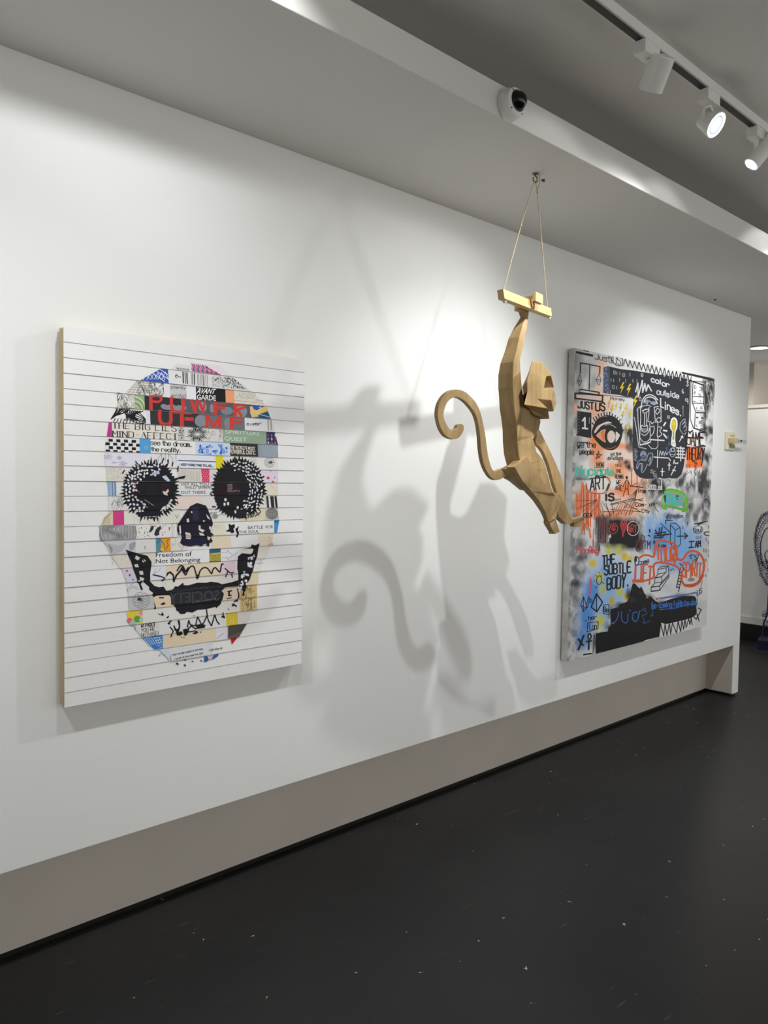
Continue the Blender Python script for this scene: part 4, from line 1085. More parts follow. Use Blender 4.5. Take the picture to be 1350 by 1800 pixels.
    for k in range(36):
        y = r.uniform(1110, 1480); x = 742 - (y - 1110) * .28 + r.uniform(-46, 20)
        B.poly(spiky(x, y, r.uniform(7, 17), r.uniform(8, 18), 7, k, .8, 1.15), r.choice(LIGHT))
    B.poly([(600, 1120), (650, 1095), (700, 1110), (690, 1240), (620, 1290), (596, 1240)], (30, 30, 36))
    B.lines([crom([(596, 1440), (606, 1500), (596, 1540), (570, 1560)], 3), [(560, 1562), (600, 1556)]], 2.2, INK)
    for q in ([(540, 1590), (556, 1580), (590, 1606), (584, 1618), (560, 1604), (540, 1616)], [(490, 1462), (545, 1450), (540, 1464), (520, 1466), (520, 1496), (540, 1496), (530, 1510), (500, 1508), (506, 1470)], [(486, 1530), (536, 1520), (536, 1528), (490, 1538)], [(496, 1622), (510, 1640), (504, 1652)]): B.poly(q, INK)
    B.cr('c')
    for q in ([(1060, 1520), (1108, 1520), (1106, 1532), (1062, 1532)], [(1070, 1590), (1100, 1570), (1125, 1580), (1100, 1598)], [(1045, 1678), (1080, 1690), (1090, 1665), (1106, 1690), (1100, 1706), (1060, 1692)], [(1125, 1728), (1145, 1705), (1158, 1700), (1150, 1725)], [(1006, 1560), (1022, 1600), (1030, 1640), (1010, 1640), (1014, 1600)]): B.poly(q, NAVY)
    # lower teeth
    B.cr('f')
    B.lines([[(-60, 900), (-40, 840), (-70, 800)], [(0, 880), (26, 800), (10, 740)], [(100, 800), (116, 736), (130, 780), (180, 790), (204, 700), (240, 778), (262, 760), (296, 690), (310, 740), (338, 790), (372, 680), (390, 740), (415, 775)], [(290, 630), (294, 690)], [(440, 700), (470, 710)], [(450, 660), (456, 690)], [(100, 830), (140, 790), (180, 820), (220, 790), (260, 800)], [(60, 840), (110, 820)], [(120, 850), (170, 840), (200, 850)]], 2.1, INK)
    for q in ([(0, 860), (40, 840), (60, 870), (20, 890)], [(60, 826), (96, 830), (100, 880), (70, 885)], [(150, 860), (200, 846), (210, 860), (170, 874)], [(225, 850), (245, 845), (230, 862)], [(180, 780), (240, 770), (280, 780), (270, 810), (200, 820)], [(440, 690), (470, 690), (468, 712)], [(150, 690), (172, 686), (166, 696)]): B.poly(q, INK)
    for x, y in ((42, 902), (68, 904)): B.dot(x, y, 5, INK)
    B.cr('e')
    B.lines([[(1150, 770), (1160, 760), (1180, 742)], [(1206, 790), (1220, 830), (1240, 845), (1262, 800), (1258, 740)], [(1230, 850), (1250, 880)]], 2.6, INK)
    for q in ([(1205, 790), (1230, 820), (1262, 822), (1250, 850), (1225, 850)], [(1240, 860), (1270, 855), (1262, 890), (1250, 885)], [(1290, 830), (1320, 815), (1340, 830), (1345, 780), (1355, 850), (1320, 890)], [(1150, 750), (1175, 775), (1160, 780)]): B.poly(q, INK)
    for x, y in ((1280, 900), (1305, 906)): B.dot(x, y, 5, INK)
    print_mat = painted('printed_paper', 0.7)
    tag(B.build('skull_print', print_mat, strips), 'colourful torn-paper skull with black eye sockets and printed words')
    bpy.data.objects['skull_print'].location = (0, 0, 0)
collage()
# ------------------------------------------------------------------ right picture: spray paint and marker canvas
def canvas():
    X0, Z0, W, H = 3.438, 2.237, 1.610, 1.641
    root = tag(empty('graffiti_canvas', (X0 + W / 2, YF, Z0 - H)), 'large square canvas of black, orange and blue graffiti words, hanging at right', 'painting')
    gm = plain('smudged_canvas_edge', (186, 185, 180), 0.8, var=0.22, scale=14.0)
    m = MB(); m.box((X0, YF + 0.0004, Z0 - H), (X0 + W, YF + 0.040, Z0)); tag(m.build('canvas_sides', gm, root, bevel=0.002), 'grey smudged canvas edges')
    m = MB(); m.box((X0 + 0.05, YF + 0.040, Z0 - H + 0.05), (X0 + W - 0.05, WY - 0.0005, Z0 - 0.05)); m.build('stretcher', wood('stretcher_wood', (150, 130, 96), (176, 156, 120)), root)

    B = Board([(1013, 611.5), (1255, 666), (1242.8, 1101.7), (996, 1158.6)], X0, Z0, W, H, YF,
              {'1': (980, 600), '2': (1110, 620), '3': (980, 780), '4': (1110, 780), '5': (980, 970), '6': (1110, 970)}, 9.0)
    B.thin = 0.82
    # ---- sprayed ground: pigment on a fine grid
    NX, NY = 380, 380
    U, V = np.meshgrid(np.linspace(0, W, NX), np.linspace(0, H, NY))
    q = np.stack([U, V, np.ones_like(U)], -1) @ B.Hi.T
    PX, PY = q[..., 0] / q[..., 2], q[..., 1] / q[..., 2]
    rs = np.random.RandomState(5)
    def noise(cell, seed):
        r = np.random.RandomState(seed); g = r.rand(int(H / cell) + 3, int(W / cell) + 3)
        x, y = U / cell, V / cell
        i, j = x.astype(int), y.astype(int); fx, fy = x - i, y - j
        fx, fy = fx * fx * (3 - 2 * fx), fy * fy * (3 - 2 * fy)
        return (g[j, i] * (1 - fx) + g[j, i + 1] * fx) * (1 - fy) + (g[j + 1, i] * (1 - fx) + g[j + 1, i + 1] * fx) * fy
    def fbm(cell, seed): return .5 * noise(cell, seed) + .28 * noise(cell / 2, seed + 1) + .15 * noise(cell / 4, seed + 2) + .07 * noise(cell / 8, seed + 3)
    WX, WY2 = (fbm(.12, 40) - .5), (fbm(.12, 50) - .5)
    C = np.ones((NY, NX, 3)) * np.array(lin((224, 224, 222)))
    fine = fbm(.05, 9); coarse = fbm(.2, 19)
    def lay(mask, col, a=1.0, rough=0.0):
        nonlocal C
        mk = np.clip(mask, 0, 1)
        if rough: mk = np.clip(mk + (fine - .5) * 2.2 * rough * (mk > .01) * (mk < .995), 0, 1)
        mk = (mk * a)[..., None]
        C = C * (1 - mk) + np.array(lin(col)) * mk
    def blob(x, y, rx, ry, col, a=1.0, soft=.6, rough=.35, warp=8):
        d = np.sqrt(((PX + WX * warp - x) / rx) ** 2 + ((PY + WY2 * warp - y) / ry) ** 2)
        lay((1 - d) / soft, col, a, rough)
    def box(x0, y0, x1, y1, col, a=1.0, soft=5.0, rough=.3, warp=6, skew=0.0):
        px = PX + WX * warp; py = PY + WY2 * warp - skew * (PX - x0)
        d = np.minimum(np.minimum(px - x0, x1 - px), np.minimum(py - y0, y1 - py))
        lay(d / soft + .5, col, a, rough)
    # mottled greys down the left edge and over the right
    lay((coarse - .45) * 2.2, (150, 150, 152), .45)
    box(985, 600, 1024, 1170, (168, 168, 168), .6, 14); lay(np.clip(1.6 - (PX - 1000) / 18, 0, 1) * np.clip((fine - .42) * 5, 0, 1), (98, 98, 100), .75)
    for x, y, rx, ry, g, a in ((1030, 650, 14, 20, 150, .7), (1045, 668, 12, 16, 150, .7), (1022, 650, 10, 20, 165, .6), (1016, 745, 12, 18, 120, .7), (1022, 795, 12, 20, 126, .7), (1018, 830, 14, 22, 120, .7), (1024, 860, 14, 12, 96, .7), (1014, 905, 12, 22, 100, .7), (1020, 950, 16, 12, 80, .85), (1024, 972, 18, 14, 70, .9), (1020, 1000, 16, 22, 90, .9), (1012, 1020, 14, 10, 46, .9), (1010, 1046, 14, 20, 110, .8), (1008, 1090, 14, 26, 120, .6), (1040, 680, 10, 10, 150, .5)):
        blob(x, y, rx, ry, (g, g, g + 3), a, .9, .5)
    # orange washes
    for x, y, rx, ry, c, a in ((1058, 646, 12, 18, (240, 196, 170), .8), (1054, 690, 14, 14, (242, 190, 150), .7), (1046, 720, 14, 16, (240, 176, 140), .8), (1012, 716, 10, 10, (236, 180, 160), .7), (1060, 700, 30, 10, (240, 206, 180), .7),
                           (1048, 768, 16, 26, (238, 140, 74), .95), (1050, 800, 14, 32, (240, 150, 92), .9), (1092, 783, 36, 6, (236, 122, 44), .9), (1060, 742, 14, 12, (236, 150, 100), .8), (1092, 838, 40, 58, (242, 196, 168), 1), (1125, 850, 22, 40, (242, 200, 178), .95),
                           (1100, 856, 24, 14, (240, 130, 66), .9), (1086, 822, 18, 16, (240, 156, 104), .8), (1064, 845, 10, 16, (238, 130, 70), .8), (1094, 812, 20, 8, (240, 170, 128), .6), (1080, 900, 40, 12, (238, 150, 96), .7), (1118, 888, 22, 18, (240, 190, 160), .8), (1062, 715, 18, 10, (238, 170, 120), .6), (1022, 872, 24, 30, (232, 160, 120), .35)):
        blob(x, y, rx * 1.3, ry * 1.3, c, min(1, a * 1.15), .75, .2)
    blob(1078, 800, 18, 12, (232, 226, 218), .8, .8); blob(1078, 845, 14, 12, (234, 230, 226), .9, .6); blob(1100, 703, 20, 14, (214, 210, 206), .7, .9, .5); blob(1106, 726, 8, 20, (170, 168, 168), .8, .9, .5)
    # blues
    for x, y, rx, ry, c, a in ((1175, 935, 50, 44, (118, 168, 224), .9), (1160, 950, 34, 30, (92, 152, 218), .9), (1200, 960, 34, 36, (126, 176, 228), .85), (1222, 950, 20, 26, (150, 186, 226), .7), (1180, 990, 46, 26, (130, 178, 228), .8), (1140, 920, 12, 22, (110, 164, 222), .6),
                           (1110, 1000, 50, 34, (196, 212, 232), .95), (1080, 985, 30, 24, (190, 208, 230), .9), (1085, 1030, 42, 34, (152, 188, 226), .95), (1062, 1010, 20, 40, (128, 172, 220), .9), (1040, 1040, 22, 50, (86, 144, 208), .95), (1030, 1085, 22, 44, (78, 140, 208), .95), (1024, 1120, 18, 26, (80, 134, 190), .8), (1060, 1085, 16, 34, (132, 178, 222), .9), (1070, 1055, 26, 26, (140, 180, 224), .9), (1215, 985, 20, 14, (124, 172, 226), .8), (1044, 985, 14, 18, (176, 196, 224), .7)):
        blob(x, y, rx * 1.12, ry * 1.12, c, min(1, a * 1.1), .7, .25)
    blob(1045, 1125, 12, 28, (206, 212, 216), .9, .7); blob(1020, 1146, 18, 10, (196, 198, 198), .8, .8, .5); blob(1228, 1010, 14, 50, (206, 208, 210), .8, .8); blob(1190, 1022, 54, 26, (216, 216, 220), .95, .7); blob(1150, 1012, 30, 22, (222, 222, 226), .9, .8); blob(1215, 1080, 40, 40, (226, 225, 222), 1, .5); blob(1170, 1030, 14, 14, (190, 190, 196), .5, .9, .5)
    blob(1232, 1065, 12, 14, (176, 176, 174), .7, .9, .5); box(1222, 1056, 1246, 1104, (206, 206, 203), .6, 4)
    # white and orange around the words at the right
    box(1205, 660, 1239, 834, (238, 238, 236), 1, 4, .2, 3); box(1205, 785, 1236, 822, (244, 116, 44), 1, 6, .25, 4); blob(1212, 772, 8, 8, (248, 196, 150), .8, .9); blob(1228, 768, 9, 8, (248, 170, 120), .7, .9)
    for k in range(26): blob(1236 + 16 * rs.rand(), 668 + 165 * rs.rand(), 5 + 5 * rs.rand(), 7 + 9 * rs.rand(), (40, 40, 42), .85, .9, .8, 10)
    for k in range(12): blob(1238 + 12 * rs.rand(), 668 + 150 * rs.rand(), 3 + 3 * rs.rand(), 5 + 9 * rs.rand(), (220, 220, 220), .7, .9, .8, 10)
    # smoke under the black block
    for x, y, rx, ry, g, a in ((1108, 760, 10, 18, 60, .9), (1108, 782, 10, 12, 90, .7), (1100, 812, 12, 9, 66, .9), (1106, 820, 12, 6, 50, .9), (1150, 850, 26, 24, 52, .95), (1164, 856, 18, 22, 60, .9), (1140, 870, 12, 14, 100, .7), (1196, 850, 18, 18, 70, .85), (1214, 860, 22, 26, 88, .8), (1236, 850, 18, 22, 60, .85), (1240, 878, 12, 20, 52, .85), (1210, 885, 14, 20, 80, .75), (1226, 896, 10, 22, 76, .75), (1185, 880, 10, 14, 96, .7), (1158, 882, 14, 10, 110, .6), (1148, 890, 14, 12, 120, .5), (1240, 906, 8, 18, 70, .7), (1206, 910, 10, 14, 110, .5), (1236, 835, 16, 12, 70, .8), (1178, 905, 14, 8, 120, .5)):
        blob(x, y, rx * 1.15, ry * 1.15, (g * .7, g * .7, g * .7), min(1, a * 1.1), .8, .9, 14)
    for k in range(10): blob(1196 + 46 * rs.rand(), 838 + 60 * rs.rand(), 3 + 4 * rs.rand(), 8 + 10 * rs.rand(), (212, 212, 212), .7, .9, .7, 12)
    blob(1180, 856, 10, 8, (226, 226, 224), .9, .8); blob(1222, 838, 8, 14, (230, 230, 228), .9, .9)
    # black block with the heart, with its soft edges
    box(1066, 906, 1126, 962, (26, 26, 28), 1, 12, .3, 6, .06); box(1048, 902, 1070, 955, (84, 60, 58), .9, 8, .6, 5); blob(1126, 905, 12, 14, (110, 108, 108), .7, .9, .5); blob(1124, 950, 12, 26, (40, 40, 42), .9, .9, .3)
    blob(1050, 960, 8, 10, (40, 38, 40), .7, .8, .5); blob(1040, 925, 4, 34, (232, 206, 190), .8, .8)
    # yellow suns
    for x, y, rx, ry, c, a in ((1069, 956, 7, 6, (120, 128, 40), .9), (1069, 966, 7, 6, (206, 190, 60), .9), (1087, 958, 6, 6, (140, 150, 60), .8), (1086, 966, 8, 8, (200, 196, 90), .8), (1097, 975, 7, 10, (214, 188, 40), .95), (1107, 980, 6, 8, (216, 196, 70), .9), (1041, 985, 8, 8, (214, 188, 56), .95), (1053, 1010, 9, 10, (196, 196, 70), .95), (1058, 1030, 8, 14, (176, 194, 120), .8), (1060, 1034, 4, 6, (190, 180, 60), .8), (1089, 1036, 8, 12, (200, 196, 90), .85), (1102, 1047, 8, 9, (206, 186, 60), .95), (1075, 1054, 6, 10, (200, 172, 30), .95), (1055, 1088, 10, 14, (196, 196, 96), .85), (1056, 1104, 10, 8, (206, 210, 160), .7), (1096, 1060, 10, 6, (150, 156, 80), .6), (1080, 960, 20, 8, (206, 208, 150), .4)):
        blob(x, y, rx * 1.2, ry * 1.2, c, 1.0 if a > .8 else a, .65, .15, 4)
    for x, y, rx, ry in ((1046, 1125, 10, 26), (1070, 1098, 12, 12), (1074, 1075, 9, 16), (1090, 1062, 16, 8), (1106, 1042, 8, 16), (1140, 1050, 14, 10), (1162, 1062, 14, 10), (1200, 1048, 24, 7), (1060, 1112, 14, 8)): blob(x, y, rx, ry, (20, 20, 24), .9, .9, .3, 6)
    me = bpy.data.meshes.new('painted_ground')
    vs = np.stack([X0 + U, np.full_like(U, YF - 0.0002), Z0 - V], -1).reshape(-1, 3)
    idx = np.arange(NX * NY).reshape(NY, NX)
    fs = np.stack([idx[:-1, :-1], idx[1:, :-1], idx[1:, 1:], idx[:-1, 1:]], -1).reshape(-1, 4)
    me.vertices.add(len(vs)); me.vertices.foreach_set('co', vs.ravel())
    me.loops.add(fs.size); me.loops.foreach_set('vertex_index', fs.ravel().astype(np.int32))
    me.polygons.add(len(fs)); me.polygons.foreach_set('loop_start', np.arange(0, fs.size, 4, dtype=np.int32))
    me.update(calc_edges=True)
    at = me.attributes.new('pigment', 'FLOAT_COLOR', 'POINT')
    at.data.foreach_set('color', np.concatenate([C.reshape(-1, 3), np.ones((len(vs), 1))], 1).ravel().astype(np.float32))
    me.validate()
    front = link_mesh('painted_canvas', me, painted('sprayed_pigment', 0.6, 0.06, 420.0), root)

    K, BK, WH = (22, 22, 24), (36, 38, 44), (222, 224, 226)
    ORG = (218, 92, 40)
    # ---- large black shapes
    B.cr(None)
    B.poly([(1069, 643), (1090, 648), (1118, 651.5), (1150, 657), (1180, 661), (1197, 664), (1212, 668), (1211.5, 700), (1210.5, 730), (1209, 760), (1206.5, 785), (1203, 806), (1201, 819), (1197.5, 832), (1190, 839), (1165, 839), (1134, 839), (1124, 836.5), (1117, 830), (1113.5, 822), (1112, 806), (1111, 780), (1112, 750), (1112, 726), (1113, 700), (1090, 693), (1069.5, 690.5)], BK)
    B.poly([(1061, 645), (1069, 643), (1069.5, 690.5), (1060, 689)], (84, 96, 126)); r = random.Random(2)
    for k in range(60): B.poly(ell(r.uniform(1061, 1069), r.uniform(645, 689), .8, 1.2, 5), r.choice([(150, 160, 184), (60, 70, 96), (40, 44, 60)]))
    for k in range(3): B.line([(1069.5 + k, 644), (1070 + k, 690)], .4, (110, 120, 150))
    B.cr('1'); B.line([(730, 835), (1180, 880)], 2.2, (120, 122, 126))
    B.cr('5')
    B.poly([(596, 1602), (594, 1420), (598, 1262), (700, 1246), (784, 1236), (800, 1170), (832, 1150), (832, 880), (900, 862), (960, 850), (980, 800), (1050, 786), (1100, 760), (1130, 690), (1150, 600), (1180, 490), (1205, 470), (1240, 500), (1270, 540), (1310, 520), (1340, 570), (1370, 640), (1420, 700), (1470, 690), (1550, 770), (1600, 800), (1680, 780), (1800, 740), (1900, 720), (2000, 706), (2100, 700), (2180, 712), (2205, 760), (2200, 860), (2210, 960), (2196, 1010), (2120, 1060), (2000, 1090), (1900, 1110), (1800, 1130), (1720, 1144), (1660, 1130), (1636, 1120), (1630, 1200), (1610, 1350), (1500, 1372), (1400, 1392), (1300, 1440), (1170, 1470), (1040, 1500), (900, 1540), (760, 1560), (680, 1590)], (14, 14, 17))
    B.poly([(1264, 500), (1310, 520), (1300, 560), (1280, 545)], (196, 200, 206)); B.poly([(1130, 700), (1200, 690), (1240, 760), (1150, 800)], (36, 38, 42)); B.poly([(1300, 600), (1340, 640), (1300, 660)], (40, 42, 46)); B.poly([(1400, 680), (1440, 720), (1400, 720)], (150, 152, 156))
    for k in range(12): B.poly(ell(1380 + k * 70, 1500 - 0 + (k % 3) * 6 - k * 15, 16, 7, 7), (70, 70, 72)) if k < 2 else None
    for x, y in ((800, 1556), (940, 1530), (1130, 1480), (1300, 1436)): B.poly(ell(x, y, 26, 12, 8), (150, 150, 150))
    B.step, B.again = 3e-6, B.n + 4
    # ---- crop 1: scales, eye, bolts
    B.cr('1')
    B.line([(310, 168), (560, 222)], 5, K); B.line([(420, 142), (500, 160)], 2.4, (90, 90, 92))
    B.hand('Just(US)', [(596, 196), (1040, 262), (1040, 392), (596, 268)], 1.5, K, wob=.4)
    B.line(crom([(830, 240), (890, 340), (960, 384), (1020, 370), (1030, 290), (1000, 262)], 4), 1.5, K)
    zz = []
    for k in range(17): zz += [(1040 + k * 72 - k * k * .45, 390 + k * 17.5 - 6), (1070 + k * 72 - k * k * .45, 270 + k * 17.0 + (14 if k % 3 else 0))]
    B.line(zz, 1.8, (40, 40, 42))
    for k in range(16): B.line([(1070 + k * 72 - k * k * .45, 340 + k * 17), (1070 + k * 72 - k * k * .45, 400 + k * 17)], 2.0, (196, 196, 194)) if k % 2 else None
    B.lines([[(368, 500), (372, 334), (530, 360)], [(540, 366), (676, 392), (672, 500)]], 2.4, K); B.line([(518, 370), (506, 744)], 2.2, K)
    for cx, cy, sx in ((358, 605, 32), (655, 595, 38)):
        B.line([(cx + 4, cy - 90), (cx - sx, cy + 10), (cx, cy + 86), (cx + sx, cy + 10), (cx + 4, cy - 90)], 1.1, K); B.line([(cx - sx, cy - 4), (cx + sx, cy + 8)], 1.4, K)
        B.line(ell(cx, cy + 36, 18, 14, 8, 0, 3.2, 6.2), .8, K)
    B.lines([[(352, 765), (372, 740), (660, 790), (658, 830), (345, 786)]], 2.6, K); B.lines([[(288, 800), (716, 840), (712, 935), (290, 880), (288, 800)]], 3.2, K)
    B.poly([(310, 826), (700, 870), (698, 912), (310, 866)], (226, 200, 188))
    B.hand('JUST', [(330, 918), (570, 950), (570, 1060), (330, 1018)], 3.0, K, wob=.3); B.hand('US', [(608, 945), (750, 960), (748, 1080), (608, 1066)], 3.2, K, wob=.3)
    B.poly([(322, 1075), (540, 1105), (536, 1480), (322, 1440)], K); B.line([(310, 1445), (530, 1488)], 3, K)
    for k in range(7): B.line([(335, 1110 + k * 48), (358, 1114 + k * 48)], .8, (130, 130, 130))
    B.line([(508, 1180), (506, 1270)], 1.8, (206, 120, 80))
    B.lines([[(400, 1232), (438, 1180), (438, 1346)], [(398, 1342), (480, 1352)]], 3.6, WH)
    # the big lashed eye
    B.poly(crom([(545, 1400), (580, 1290), (640, 1200), (740, 1150), (830, 1150), (920, 1190), (990, 1270), (1030, 1370), (1020, 1460), (1000, 1540), (960, 1630), (880, 1690), (800, 1684), (700, 1640), (610, 1540), (560, 1470)], 5, True), K)
    B.poly(crom([(580, 1400), (640, 1310), (740, 1260), (800, 1245), (860, 1270), (780, 1280), (700, 1310), (640, 1370), (600, 1420)], 4, True), (216, 206, 196)); B.line(crom([(750, 1300), (840, 1296), (920, 1340)], 4), 1.2, (190, 186, 182))
    B.poly(crom([(612, 1458), (660, 1410), (700, 1376), (760, 1366), (750, 1420), (745, 1490), (760, 1570), (700, 1540), (650, 1500)], 4, True), (226, 160, 124)); B.poly([(690, 1430), (740, 1370), (742, 1460), (756, 1556), (705, 1520)], (226, 120, 62))
    B.poly([(920, 1400), (950, 1420), (985, 1460), (950, 1530), (915, 1570)], (218, 210, 204)); B.poly(ell(848, 1482, 64, 96, 20), (222, 202, 190)); B.poly([(690, 1410), (720, 1380), (676, 1440)], K)
    B.poly(crom([(700, 1610), (780, 1660), (860, 1660), (940, 1600), (900, 1670), (840, 1690), (770, 1680)], 3, True), (36, 32, 30)); B.line(crom([(780, 1658), (850, 1664), (920, 1630)], 3), 1.0, (190, 120, 70))
    B.lines([[(570, 1290), (550, 1262)], [(600, 1240), (568, 1180)], [(630, 1210), (606, 1160)], [(662, 1180), (645, 1125)], [(700, 1165), (690, 1120)], [(740, 1155), (735, 1100)], [(780, 1150), (780, 1105)], [(820, 1152), (826, 1100)], [(860, 1165), (870, 1125)], [(900, 1190), (916, 1150)], [(930, 1215), (952, 1180)], [(965, 1250), (990, 1215)], [(1000, 1310), (1020, 1280)], [(1020, 1400), (1046, 1378)]], 2.4, K)
    B.lines([[(650, 1185), (720, 1160), (780, 1165)]], 1.0, (180, 150, 130))
    YB = (222, 190, 34)
    def bolt(x, y, s): B.poly([(x + 12 * s, y - 50 * s), (x - 18 * s, y + 6 * s), (x + 2 * s, y + 4 * s), (x - 14 * s, y + 56 * s), (x + 22 * s, y - 14 * s), (x + 3 * s, y - 12 * s), (x + 24 * s, y - 46 * s)], YB)
    for x, y, s in ((1012, 725, 1.8), (1118, 750, 1.8), (1215, 940, 2.0), (818, 960, 1.3), (860, 1050, 1.4), (926, 1010, 1.2), (994, 1030, 1.3), (1076, 1050, 1.6), (1028, 1150, 1.4), (1142, 1140, 1.5), (1100, 1350, 1.8)): bolt(x, y, s)
    for x, y, s in ((818, 960, 1.3), (860, 1050, 1.4), (994, 1030, 1.3), (1028, 1150, 1.4)): B.line([(x + 12 * s, y - 50 * s), (x - 18 * s, y + 6 * s), (x + 2 * s, y + 4 * s), (x - 14 * s, y + 56 * s)], .5, (110, 100, 40))
    CH = (196, 200, 206)
    for txt, x, y in (('0', 900, 485), ('1', 938, 495), ('1', 984, 500), ('0', 1044, 525), ('1', 1140, 520), ('0', 1330, 525), ('1', 846, 600), ('1', 886, 606), ('1', 978, 600), ('1', 1072, 610), ('1', 1186, 616), ('0', 880, 710), ('1', 936, 720), ('1', 836, 782), ('1', 1250, 620), ('0', 1300, 900)): B.hand(txt, [(x - 14, y - 26), (x + 14, y - 22), (x + 14, y + 28), (x - 14, y + 24)], .9, CH)
    B.hand('Money', [(840, 862), (1062, 884), (1062, 944), (840, 920)], 1.0, (40, 40, 42), wob=.5)
    B.hand('We the', [(316, 1556), (606, 1556), (606, 1640), (316, 1650)], 1.6, K, wob=.5); B.line([(330, 1560), (470, 1570)], 2.6, (70, 70, 70)); B.hand('people', [(356, 1672), (572, 1678), (572, 1790), (356, 1760)], 1.8, K, wob=.4)
    # ---- crop 2
    B.cr('2')
    B.line([(60, 610), (95, 470), (100, 690), (165, 430), (170, 620), (205, 480), (225, 600), (255, 500), (310, 600)], 2.6, (206, 206, 204))
    B.hand('color', [(306, 368), (590, 470), (590, 545), (306, 445)], 2.2, (206, 210, 214), wob=.7, seed=3); B.hand('outside', [(394, 566), (738, 640), (738, 720), (394, 650)], 2.1, (190, 196, 202), wob=.7, seed=5); B.hand('the', [(210, 730), (372, 752), (372, 812), (210, 790)], 2.1, (150, 164, 186), wob=.4); B.hand('Lines.', [(452, 720), (775, 900), (775, 1000), (452, 850)], 2.2, (214, 216, 218), wob=.5, seed=2)
    B.hand('6', [(145, 320), (175, 324), (175, 368), (145, 362)], 1.0, (150, 154, 160)); B.hand('3', [(856, 460), (886, 466), (886, 528), (856, 522)], 1.3, CH); B.hand('6', [(790, 578), (816, 584), (816, 640), (790, 634)], 1.1, CH); B.hand('9', [(842, 722), (882, 730), (882, 800), (842, 792)], 1.4, CH)
    for x, y in ((18, 440), (80, 440), (590, 380), (130, 690)): B.hand('1', [(x - 12, y - 24), (x + 12, y - 22), (x + 12, y + 26), (x - 12, y + 22)], .8, (150, 154, 160))
    B.line([(806, 1000), (808, 830), (790, 880)], 1.1, (140, 144, 150))
    # white line face
    F = (214, 216, 218)
    B.lines([crom([(150, 860), (160, 760), (210, 680), (280, 655), (350, 680), (408, 740)], 4), crom([(190, 780), (210, 720), (280, 690), (360, 720), (400, 800)], 4)], 2.0, F)
    B.lines([crom([(80, 900), (110, 850), (180, 830), (250, 820), (300, 840)], 4), [(90, 880), (100, 1100), (130, 1440), (250, 1420), (300, 1370)], [(40, 1000), (70, 1180), (110, 1470), (230, 1500)], [(130, 830), (140, 1000), (125, 1300), (125, 1420)], [(270, 850), (268, 960), (250, 1070), (300, 1080), (320, 1110), (350, 1080)], [(350, 850), (370, 1090)], [(345, 850), (420, 840)], [(160, 900), (260, 880)], crom([(170, 920), (210, 880), (270, 890), (210, 940), (170, 925)], 3), crom([(370, 920), (400, 870), (440, 900), (400, 960), (370, 925)], 3), [(200, 950), (195, 1130)], [(230, 950), (230, 1150)], [(455, 720), (460, 1080)], crom([(400, 1100), (390, 1040), (430, 1010), (460, 1050), (430, 1090), (400, 1070)], 4)], 1.3, F)
    B.lines([crom([(150, 1180), (150, 1130), (200, 1150), (240, 1130), (250, 1200), (200, 1240), (160, 1210), (150, 1180)], 4), crom([(150, 1260), (200, 1290), (260, 1240), (280, 1180)], 3), crom([(120, 1310), (180, 1390), (260, 1370), (290, 1300), (280, 1100)], 4), crom([(300, 1160), (350, 1150), (340, 1250), (300, 1300)], 3), crom([(420, 1160), (470, 1170), (440, 1220), (470, 1270), (430, 1310), (400, 1300), (410, 1110)], 4)], 1.4, F)
    B.lines([[(290, 1355), (510, 1372)], [(130, 1440), (290, 1395)]], 2.6, F); B.line([(410, 1310), (410, 1460), (380, 1500), (310, 1495), (260, 1440)], 1.2, F)
    for k in range(5): B.line([(165 + k * 18, 1175), (160 + k * 20, 1225)], .7, F)
    # bulb
    B.poly(crom([(600, 1130), (620, 1040), (660, 1012), (705, 1040), (720, 1120), (708, 1200), (688, 1240), (684, 1370), (690, 1460), (625, 1450), (620, 1370), (634, 1240), (606, 1190)], 4, True), (230, 230, 228)); B.poly(crom([(622, 1130), (636, 1060), (660, 1040), (690, 1060), (698, 1130), (690, 1190), (670, 1240), (668, 1360), (640, 1356), (648, 1240), (626, 1190)], 4, True), (196, 180, 44)); B.poly(ell(655, 1110, 22, 40, 10), (222, 196, 40)); B.lines([[(650, 1230), (648, 1350)], [(664, 1230), (662, 1350)], [(636, 1400), (680, 1408)], [(634, 1425), (682, 1432)]], .8, (120, 120, 60))
    B.lines([[(500, 1140), (532, 1090)], [(494, 1214), (552, 1224)], [(498, 1270), (545, 1330)]], 3.0, (226, 228, 230)); B.lines([[(570, 1300), (565, 1350)], [(588, 1400), (585, 1450)], [(548, 1480), (548, 1530)]], 2.6, (52, 104, 160)); B.hand('8', [(560, 980), (592, 984), (592, 1030), (560, 1026)], 1.0, CH)
    # hand and arrow, spring, rune
    B.line([(640, 1455), (685, 1472)], 2.4, WH); B.lines([crom([(760, 1110), (820, 1040), (840, 1060), (800, 1120)], 3), crom([(790, 1130), (840, 1090), (850, 1120), (820, 1160)], 3), crom([(810, 1180), (850, 1150), (860, 1200), (830, 1230)], 3), [(760, 1110), (755, 1200), (800, 1270), (840, 1280), (855, 1240)]], 1.2, (176, 180, 190)); B.line([(750, 1392), (800, 1300), (775, 1320)], 1.8, WH); B.line([(800, 1300), (806, 1340)], 1.6, WH)
    B.line(crom([(430, 1610), (450, 1530), (470, 1610), (490, 1540), (510, 1610), (530, 1545), (550, 1600), (575, 1550)], 3), 1.1, F); B.line([(345, 1630), (580, 1650)], 2.2, WH); B.line([(405, 1520), (402, 1795)], 1.4, F)
